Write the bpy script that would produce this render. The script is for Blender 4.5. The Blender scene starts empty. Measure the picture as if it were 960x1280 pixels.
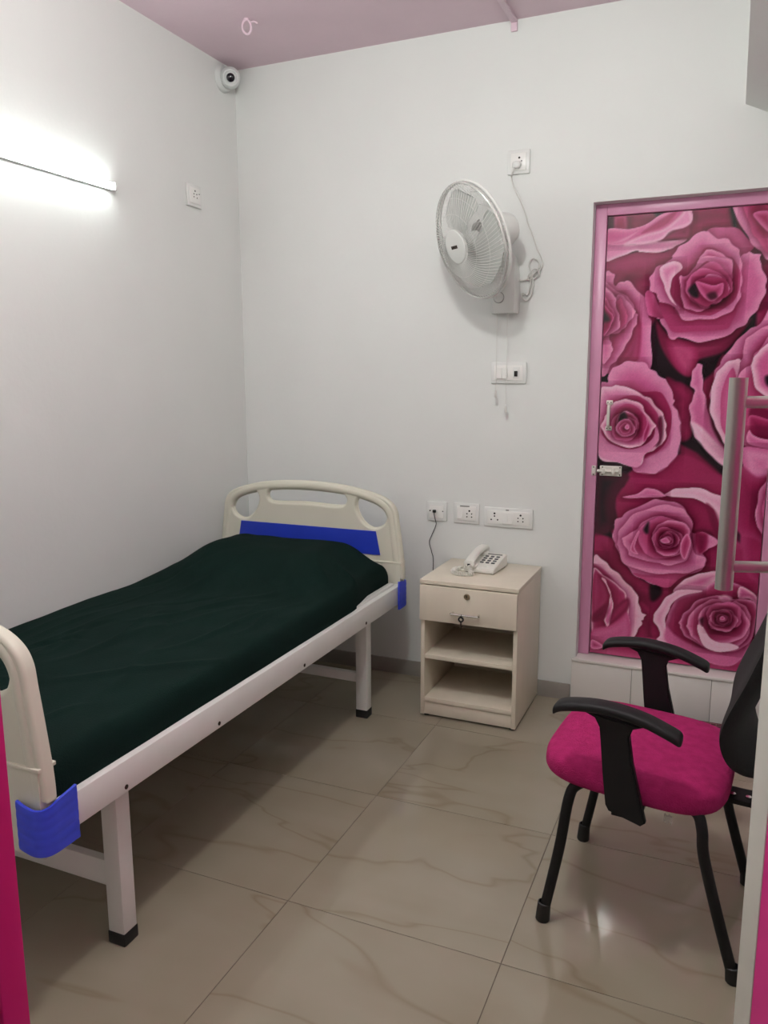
import bpy, bmesh, math, random
import numpy as np
from mathutils import Vector, Matrix, noise
from math import pi, sin, cos, radians as R

random.seed(7)
S = bpy.context.scene
COL = S.collection

# ------------------------------------------------------------------ camera
YAW, PIT, ROL, F = 0.4090, 0.1719, -0.0031, 989.76
CAM = Vector((2.2116, -3.3736, 1.4238))
fw = Vector((-sin(YAW)*cos(PIT), cos(YAW)*cos(PIT), -sin(PIT)))
rt0 = Vector((cos(YAW), sin(YAW), 0)); up0 = rt0.cross(fw)
rt = rt0*cos(ROL) + up0*sin(ROL); up = up0*cos(ROL) - rt0*sin(ROL)
cd = bpy.data.cameras.new('camera'); cam = bpy.data.objects.new('camera', cd); COL.objects.link(cam)
M = Matrix((rt, up, -fw)).transposed().to_4x4(); M.translation = CAM
cam.matrix_world = M
cd.sensor_fit = 'VERTICAL'; cd.sensor_height = 36; cd.lens = F*36/1280; cd.clip_start = .02
S.camera = cam

# ------------------------------------------------------------------ world, exposure
w = bpy.data.worlds.new('world'); S.world = w; w.use_nodes = True
w.node_tree.nodes['Background'].inputs[0].default_value = (.8, .85, 1, 1)
w.node_tree.nodes['Background'].inputs[1].default_value = .02
S.view_settings.view_transform = 'Standard'; S.view_settings.look = 'None'
S.view_settings.exposure = 0.0; S.view_settings.gamma = 1; S.view_settings.use_curve_mapping = False
TUBE_E, BULB_E, CORR_E = 46.0, 215.0, 5.0

# ------------------------------------------------------------------ materials
def lin(c):
    return tuple(((v/255)/12.92 if v/255 <= .04045 else ((v/255+.055)/1.055)**2.4) for v in c)
def mat(name, rgb, rough=.5, metal=0, var=0, vscale=8, bump=0, bscale=60, coat=0, stretch=None, rgb2=None, spec=.5, trans=0):
    m = bpy.data.materials.new(name); m.use_nodes = True
    nt = m.node_tree; b = nt.nodes['Principled BSDF']
    c = (*lin(rgb), 1)
    b.inputs['Base Color'].default_value = c
    b.inputs['Roughness'].default_value = rough; b.inputs['Metallic'].default_value = metal
    b.inputs['Specular IOR Level'].default_value = spec
    if coat: b.inputs['Coat Weight'].default_value = coat; b.inputs['Coat Roughness'].default_value = .05
    if trans: b.inputs['Transmission Weight'].default_value = trans
    tc = nt.nodes.new('ShaderNodeTexCoord'); mp = nt.nodes.new('ShaderNodeMapping')
    nt.links.new(tc.outputs['Object'], mp.inputs[0])
    if stretch: mp.inputs['Scale'].default_value = stretch
    if var or rgb2:
        n = nt.nodes.new('ShaderNodeTexNoise'); n.inputs['Scale'].default_value = vscale; n.inputs['Detail'].default_value = 6
        nt.links.new(mp.outputs[0], n.inputs['Vector'])
        r = nt.nodes.new('ShaderNodeValToRGB')
        c2 = lin(rgb2) if rgb2 else tuple(v*(1-var) for v in c[:3])
        c1 = c[:3] if rgb2 else tuple(min(.95, v*(1+var)) for v in c[:3])
        r.color_ramp.elements[0].position = .3; r.color_ramp.elements[1].position = .7
        r.color_ramp.elements[0].color = (*c2, 1); r.color_ramp.elements[1].color = (*c1, 1)
        nt.links.new(n.outputs['Fac'], r.inputs[0]); nt.links.new(r.outputs[0], b.inputs['Base Color'])
    if bump:
        n2 = nt.nodes.new('ShaderNodeTexNoise'); n2.inputs['Scale'].default_value = bscale; n2.inputs['Detail'].default_value = 4
        nt.links.new(mp.outputs[0], n2.inputs['Vector'])
        bp = nt.nodes.new('ShaderNodeBump'); bp.inputs['Strength'].default_value = bump; bp.inputs['Distance'].default_value = .01
        nt.links.new(n2.outputs['Fac'], bp.inputs['Height']); nt.links.new(bp.outputs[0], b.inputs['Normal'])
    return m
def emit(name, rgb, e):
    m = bpy.data.materials.new(name); m.use_nodes = True; nt = m.node_tree
    b = nt.nodes['Principled BSDF']; b.inputs['Base Color'].default_value = (.8, .8, .8, 1)
    b.inputs['Emission Color'].default_value = (*rgb, 1); b.inputs['Emission Strength'].default_value = e
    return m
WALL = mat('wall_paint', (229, 231, 228), .55, var=.015, vscale=3, bump=.06, bscale=45)
PINKC = mat('ceiling_paint', (222, 198, 208), .7, var=.03, vscale=4, bump=.1, bscale=30)
PINKT = mat('conduit_paint', (226, 200, 212), .5, var=.03)
BASE = mat('skirting_tile', (152, 147, 140), .3, var=.06, vscale=14)
GROUT = mat('grout', (104, 94, 82), .8, var=.05)
STEPT = mat('step_tile', (232, 228, 223), .12, var=.02, vscale=5, coat=.3)
FRAMEP = mat('door_frame_pink', (216, 150, 184), .32, var=.03, vscale=5)
LEAFP = mat('leaf_pink_film', (230, 54, 148), .55, var=.04, vscale=6, spec=.2)
LEAFW = mat('leaf_white_edge', (222, 222, 212), .5, var=.03, vscale=9)
STEEL = mat('brushed_steel', (166, 166, 159), .38, metal=.6, var=.06, vscale=30, stretch=(1, 1, .05))
CHROME = mat('chrome', (225, 222, 216), .15, metal=1, var=.03)
SATIN = mat('satin_aluminium', (224, 221, 212), .4, metal=.25, var=.03)
LOCKM = mat('lock_metal', (150, 134, 108), .35, metal=.6, var=.1)
DARKM = mat('dark_metal', (70, 62, 54), .4, metal=.7, var=.1)
WPLAS = mat('white_plastic', (231, 232, 229), .35, var=.015, vscale=12)
WPLAS2 = mat('switch_plastic', (241, 240, 236), .3, var=.01)
HOLE = mat('socket_hole_black', (22, 20, 20), .6, var=.1)
FANP = mat('fan_plastic', (226, 227, 223), .32, var=.015)
BLADE = mat('fan_blade_grey', (196, 199, 194), .3, var=.03)
WIREM = mat('fan_wire_white', (222, 222, 218), .3, var=.02)
SILV = mat('fan_rim_silver', (214, 214, 210), .22, metal=.35, var=.04)
CREAM = mat('bed_board_cream', (217, 215, 198), .4, var=.02, vscale=6)
BLUE = mat('board_blue', (38, 62, 188), .38, var=.05, vscale=8)
BLUE2 = mat('guard_blue', (60, 78, 222), .38, var=.05, vscale=10)
BEDW = mat('bed_frame_white', (233, 233, 229), .38, var=.025, vscale=9)
RUBB = mat('rubber_black', (24, 24, 25), .55, var=.1)
SHEET = mat('sheet_green', (14, 33, 29), .9, var=.12, vscale=5, bump=.25, bscale=220, spec=.08)
LAMI = mat('cabinet_laminate', (224, 214, 196), .38, var=.035, vscale=14, stretch=(1, 1, .08))
LAMD = mat('cabinet_inside', (214, 204, 186), .45, var=.03, vscale=14, stretch=(1, 1, .1))
SEATM = mat('seat_fabric', (184, 42, 108), .9, rgb2=(162, 32, 92), vscale=42, bump=.5, bscale=260, spec=.2)
BLACKP = mat('chair_black', (18, 18, 19), .55, var=.12, vscale=30, spec=.35)
BLACKF = mat('backrest_black', (20, 20, 21), .75, var=.15, vscale=60, bump=.3, bscale=300)
PHONE = mat('phone_ivory', (232, 230, 222), .35, var=.015)
KEYG = mat('phone_keys', (92, 92, 94), .4, var=.05)
LCD = mat('phone_strip', (132, 132, 128), .3, var=.05)
MATR = mat('doormat_maroon', (72, 22, 32), .8, var=.15, vscale=50)
MATL = mat('doormat_thread', (142, 104, 104), .8, var=.1, vscale=50)
CABLEW = mat('cable_white', (214, 213, 208), .4, var=.02)
CABLEB = mat('cable_black', (26, 24, 28), .5, var=.1)
CAMP = mat('camera_plastic', (212, 214, 212), .4, var=.02)
LENS = mat('lens_black', (26, 26, 34), .12, var=.2, vscale=20)
CLEAR = mat('clear_wrap', (235, 232, 228), .15, trans=.75, var=.02)
TUBEM = emit('tube_glow', (.915, 1.0, .973), TUBE_E)
BULBM = emit('bulb_glow', (.955, 1.0, .955), BULB_E)
CORRM = emit('corridor_fill_glow', (.97, 1.0, .95), CORR_E)

def tile_mat():
    m = bpy.data.materials.new('floor_marble_tile'); m.use_nodes = True; nt = m.node_tree; L = nt.links
    b = nt.nodes['Principled BSDF']; b.inputs['Roughness'].default_value = .06; b.inputs['Specular IOR Level'].default_value = .5
    g = nt.nodes.new('ShaderNodeNewGeometry'); oi = nt.nodes.new('ShaderNodeObjectInfo')
    ad = nt.nodes.new('ShaderNodeVectorMath'); ad.operation = 'MULTIPLY_ADD'
    L.new(oi.outputs['Random'], ad.inputs[0]); ad.inputs[1].default_value = (17, 31, 5); L.new(g.outputs['Position'], ad.inputs[2])
    mp = nt.nodes.new('ShaderNodeMapping'); L.new(ad.outputs[0], mp.inputs[0]); mp.inputs['Rotation'].default_value = (0, 0, R(52)); mp.inputs['Scale'].default_value = (.6, 1.7, 1)
    n = nt.nodes.new('ShaderNodeTexNoise'); n.inputs['Scale'].default_value = 1.5; n.inputs['Detail'].default_value = 3; n.inputs['Distortion'].default_value = .6
    L.new(mp.outputs[0], n.inputs['Vector'])
    # thin veins where the noise crosses a level
    s = nt.nodes.new('ShaderNodeMath'); s.operation = 'SUBTRACT'; L.new(n.outputs['Fac'], s.inputs[0]); s.inputs[1].default_value = .5
    a = nt.nodes.new('ShaderNodeMath'); a.operation = 'ABSOLUTE'; L.new(s.outputs[0], a.inputs[0])
    r = nt.nodes.new('ShaderNodeValToRGB'); L.new(a.outputs[0], r.inputs[0])
    e = r.color_ramp.elements; e[0].position = 0; e[0].color = (*lin((144, 133, 113)), 1); e[1].position = .014; e[1].color = (*lin((154, 146, 128)), 1)
    q = e.new(.15); q.color = (*lin((158, 150, 133)), 1)
    n2 = nt.nodes.new('ShaderNodeTexNoise'); n2.inputs['Scale'].default_value = 2.2; n2.inputs['Detail'].default_value = 3; L.new(ad.outputs[0], n2.inputs['Vector'])
    mx = nt.nodes.new('ShaderNodeMix'); mx.data_type = 'RGBA'; mx.blend_type = 'MULTIPLY'
    r2 = nt.nodes.new('ShaderNodeValToRGB'); L.new(n2.outputs['Fac'], r2.inputs[0])
    r2.color_ramp.elements[0].position = .35; r2.color_ramp.elements[0].color = (.9, .88, .85, 1); r2.color_ramp.elements[1].position = .65; r2.color_ramp.elements[1].color = (1, 1, 1, 1)
    mx.inputs['Factor'].default_value = 1; L.new(r.outputs[0], mx.inputs[6]); L.new(r2.outputs[0], mx.inputs[7])
    L.new(mx.outputs[2], b.inputs['Base Color'])
    return m
TILE = tile_mat()

# ------------------------------------------------------------------ mesh helpers (geometry is given in world or thing space)
def BM(): return bmesh.new()
def box(bm, a, b, rot=None, bev=0):
    a, b = Vector(a), Vector(b); c = (a+b)/2; d = b-a
    t = bmesh.new(); bmesh.ops.create_cube(t, size=1, matrix=Matrix.Diagonal((abs(d.x), abs(d.y), abs(d.z), 1)))
    if bev: bmesh.ops.bevel(t, geom=t.edges[:], offset=bev, segments=2, affect='EDGES', profile=.5)
    t.transform(Matrix.Translation(c) @ (rot.to_4x4() if rot else Matrix()))
    join(bm, t)
def join(bm, t):
    me = bpy.data.meshes.new('t'); t.to_mesh(me); bm.from_mesh(me); bpy.data.meshes.remove(me); t.free()
def frame(d):
    d = d.normalized(); u = d.cross(Vector((0, 0, 1)))
    if u.length < 1e-3: u = Vector((1, 0, 0))
    u.normalize(); return u, d.cross(u)
def spline(pts, n=6, closed=False):
    P = [Vector(p) for p in pts]; out = []; N = len(P)
    for i in range(N if closed else N-1):
        if closed: a, b, c, d = P[i-1], P[i], P[(i+1) % N], P[(i+2) % N]
        else: a, b, c, d = P[max(i-1, 0)], P[i], P[i+1], P[min(i+2, N-1)]
        for k in range(n):
            t = k/n; out.append(.5*((2*b)+(c-a)*t+(2*a-5*b+4*c-d)*t*t+(3*b-a-3*c+d)*t**3))
    if not closed: out.append(P[-1])
    return out
def tube(bm, pts, r, seg=8, closed=False, cap=True):
    P = [Vector(p) for p in pts]; N = len(P); rings = []
    rr = r if hasattr(r, '__len__') else [r]*N
    u = None
    for i in range(N):
        if closed: d = P[(i+1) % N]-P[i-1]
        else: d = P[min(i+1, N-1)]-P[max(i-1, 0)]
        d.normalize()
        if u is None: u, _ = frame(d)
        else:
            u = u-d*u.dot(d)
            if u.length < 1e-5: u, _ = frame(d)
            u.normalize()
        v = d.cross(u)
        rings.append([bm.verts.new(P[i]+rr[i]*(cos(2*pi*k/seg)*u+sin(2*pi*k/seg)*v)) for k in range(seg)])
    for i in range(N if closed else N-1):
        A, B = rings[i], rings[(i+1) % N]
        for k in range(seg): bm.faces.new((A[k], A[(k+1) % seg], B[(k+1) % seg], B[k]))
    if cap and not closed: bm.faces.new(rings[0][::-1]); bm.faces.new(rings[-1])
def cyl(bm, p0, p1, r0, r1=None, seg=20):
    tube(bm, [p0, p1], [r0, r0 if r1 is None else r1], seg)
def lathe(bm, o, ax, prof, seg=32):
    o, ax = Vector(o), Vector(ax).normalized(); u, v = frame(ax); rings = []
    for h, r in prof:
        if r < 1e-5: rings.append([bm.verts.new(o+ax*h)])
        else: rings.append([bm.verts.new(o+ax*h+r*(cos(2*pi*k/seg)*u+sin(2*pi*k/seg)*v)) for k in range(seg)])
    for A, B in zip(rings, rings[1:]):
        for k in range(seg):
            j = (k+1) % seg
            if len(A) == 1 and len(B) == 1: continue
            if len(A) == 1: bm.faces.new((A[0], B[j], B[k]))
            elif len(B) == 1: bm.faces.new((A[k], A[j], B[0]))
            else: bm.faces.new((A[k], A[j], B[j], B[k]))
def prism(bm, poly, axis, a, b):
    """poly: 2-D points; axis: 0/1/2 the extrusion axis from a to b (the other two axes in order)."""
    def P(q, v):
        l = list(q); l.insert(axis, v); return Vector(l)
    A = [bm.verts.new(P(q, a)) for q in poly]; B = [bm.verts.new(P(q, b)) for q in poly]; n = len(poly)
    bm.faces.new(A); bm.faces.new(B[::-1])
    for k in range(n): bm.faces.new((A[k], B[k], B[(k+1) % n], A[(k+1) % n]))
def superq(bm, c, abc, e1=.5, e2=.45, nu=40, nv=20, rot=None):
    s = lambda x, e: math.copysign(abs(x)**e, x); rings = []
    for j in range(nv+1):
        v = -pi/2+pi*j/nv
        if j in (0, nv): pts = [Vector((0, 0, abc[2]*s(sin(v), e1)))]
        else: pts = [Vector((abc[0]*s(cos(v), e1)*s(cos(2*pi*k/nu), e2), abc[1]*s(cos(v), e1)*s(sin(2*pi*k/nu), e2), abc[2]*s(sin(v), e1))) for k in range(nu)]
        rings.append([bm.verts.new(Vector(c)+((rot @ p) if rot else p)) for p in pts])
    for A, B in zip(rings, rings[1:]):
        for k in range(nu):
            q = (k+1) % nu
            if len(A) == 1: bm.faces.new((A[0], B[q], B[k]))
            elif len(B) == 1: bm.faces.new((A[k], A[q], B[0]))
            else: bm.faces.new((A[k], A[q], B[q], B[k]))

WM = {}
def obj(name, bm, m, parent=None, smooth=True, ang=35, local=False):
    bmesh.ops.recalc_face_normals(bm, faces=bm.faces[:])
    if parent is not None and not local and parent in WM: bm.transform(WM[parent].inverted())
    me = bpy.data.meshes.new(name); bm.to_mesh(me); bm.free()
    if smooth:
        me.polygons.foreach_set('use_smooth', [True]*len(me.polygons)); me.set_sharp_from_angle(angle=R(ang))
    me.materials.append(m)
    o = bpy.data.objects.new(name, me); COL.objects.link(o)
    if parent is not None: o.parent = parent; WM[o] = WM.get(parent, Matrix())
    else: WM[o] = Matrix()
    return o
def thing(name, label, cat, loc, rz=0, group=None):
    o = bpy.data.objects.new(name, None); COL.objects.link(o); o.empty_display_size = .1
    o.location = loc; o.rotation_euler = (0, 0, rz); WM[o] = Matrix.Translation(loc) @ Matrix.Rotation(rz, 4, 'Z')
    o['label'] = label; o['category'] = cat
    if group: o['group'] = group
    return o
def struct(o, label=None, cat='structure'):
    o['kind'] = 'structure'
    if label: o['label'] = label; o['category'] = cat
    return o
def tag(o, label, cat, group=None):
    o['label'] = label; o['category'] = cat
    if group: o['group'] = group
    return o
def shared(name, src, parent, loc):
    c = src.copy(); c.name = name; COL.objects.link(c); c.parent = parent; c.location = loc; WM[c] = WM[parent]; return c

# ------------------------------------------------------------------ room shell
H = 2.8165; XR = 2.75; YF = -2.9; YC = -4.9; T = .12
DX0, DX1, DZ0, DZ1 = 1.663, 2.425, .2, 2.0964        # toilet door opening in the back wall
b = BM()
box(b, (-T, 0, 0), (DX0, T, H)); box(b, (DX1, 0, 0), (XR+T, T, H)); box(b, (DX0, 0, DZ1), (DX1, T, H)); box(b, (DX0-.1, T, -.1), (DX1+.1, T+.03, DZ1+.1))  # last box: unseen panel added behind the door to stop light leaks
struct(obj('wall_back', b, WALL), 'white painted back wall behind the bed head', 'wall')
b = BM(); box(b, (-T, YC-T, 0), (0, 0, H)); struct(obj('wall_left', b, WALL), 'white painted left wall with the lit tube', 'wall')
b = BM(); box(b, (XR, YC-T, 0), (XR+T, 0, H)); struct(obj('wall_right', b, WALL), 'white painted right wall beside the chair', 'wall')
b = BM(); box(b, (0, YC-T, 0), (XR, YC, H)); struct(obj('wall_corridor', b, WALL), 'white corridor wall facing the room entrance', 'wall')
JX, HX, FT = 1.622, 2.55, .1                           # entrance opening in the front wall
b = BM()
box(b, (0, YF-FT, 0), (JX-.07, YF, H)); box(b, (HX+.05, YF-FT, 0), (XR, YF, H)); box(b, (JX-.07, YF-FT, 2.16), (HX+.05, YF, H))
struct(obj('wall_front', b, WALL), 'white front wall around the entrance opening', 'wall')
b = BM(); box(b, (-T, YC-T, H), (XR+T, T, H+.1)); struct(obj('ceiling', b, PINKC), 'pale pink painted ceiling', 'ceiling')
# floor: grout bed and tiles of 0.6 m
b = BM(); box(b, (-T, YC-T, -.1), (XR+T, 0, -.0015))
fl = struct(obj('floor', b, GROUT), 'glossy beige marble-look tiled floor', 'floor')
BX, BY, TS = 1.1863, -1.0804, .6
proto = None
g = .001
for i in range(-2, 3):
    for j in range(-7, 3):
        x0, x1 = max(BX+i*TS, 0), min(BX+(i+1)*TS, XR); y0, y1 = max(BY+(j-1)*TS, YC), min(BY+j*TS, 0)
        if x1-x0 < .02 or y1-y0 < .02: continue
        full = abs(x1-x0-TS) < 1e-4 and abs(y1-y0-TS) < 1e-4
        c = ((x0+x1)/2, (y0+y1)/2, 0)
        if full and proto: shared('tile', proto, fl, c); continue
        b = BM(); box(b, (x0-c[0]+g, y0-c[1]+g, -.008), (x1-c[0]-g, y1-c[1]-g, 0), bev=.0005)
        o = obj('tile', b, TILE, fl, smooth=False); o.location = c
        if full: proto = o
# skirting
SH = .0727
b = BM(); box(b, (0, -.010, 0), (1.645, 0, SH), bev=.001); struct(obj('baseboard_back', b, BASE), 'grey tile skirting along the back wall', 'baseboard')
b = BM(); box(b, (0, YF, 0), (.010, -.011, SH), bev=.001); struct(obj('baseboard_left', b, BASE), 'grey tile skirting along the left wall', 'baseboard')
b = BM(); box(b, (XR-.010, YF+.01, 0), (XR, -.011, SH), bev=.001); struct(obj('baseboard_right', b, BASE), 'grey tile skirting along the right wall', 'baseboard')
# sloped soffit at the upper right
b = BM(); prism(b, [(2.193, H), (2.193, 2.393), (XR, 2.13), (XR, H)], 1, -1.9, 0)
struct(obj('trim_1', b, WALL), 'white sloping soffit at the upper right', 'soffit')
# pink conduit across the ceiling
b = BM(); box(b, (1.312, -2.85, H-.014), (1.338, 0, H), bev=.003); box(b, (1.312, -.012, H-.045), (1.338, 0, H-.012), bev=.003)
struct(obj('trim_2', b, PINKT), 'pink painted cable conduit across the ceiling', 'conduit')

# ------------------------------------------------------------------ toilet door with the rose print
step = struct(bpy.data.objects.new('trim_3', None), 'white tiled raised threshold below the rose door', 'step'); COL.objects.link(step); WM[step] = Matrix()
b = BM(); box(b, (1.652, -.006, 0), (2.45, T, DZ0-.012)); obj('core', b, GROUT, step)
b = BM(); box(b, (1.649, -.022, DZ0-.013), (2.453, T, DZ0), bev=.003); obj('ledge', b, STEPT, step)
xs = [1.649, 1.903, 2.218, 2.453]
for x0, x1 in zip(xs, xs[1:]):
    b = BM(); box(b, (x0+.0008, -.016, 0), (x1-.0008, -.005, DZ0-.0135), bev=.0008); obj('tile', b, STEPT, step)

door = struct(bpy.data.objects.new('door_1', None), 'closed door printed with pink roses in a pink frame', 'door'); COL.objects.link(door); WM[door] = Matrix()
FY = .058                                              # face of the frame
def bar(x0, x1, z0, z1, nm='frame_bar'):
    b = BM(); box(b, (x0, FY, z0), (x1, T, z1), bev=.0025); return obj(nm, b, FRAMEP, door)
PX0, PX1, PZ1 = 1.709, 2.368, 2.052
bar(DX0, PX0, DZ0, DZ1, 'frame_jamb'); bar(PX1, DX1, DZ0, DZ1, 'frame_jamb'); bar(PX0, PX1, PZ1, DZ1, 'frame_head')
b = BM(); box(b, (PX0+.003, .073, DZ0+.006), (PX1-.003, .108, PZ1-.003)); leaf = obj('door_leaf', b, FRAMEP, door)
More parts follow.
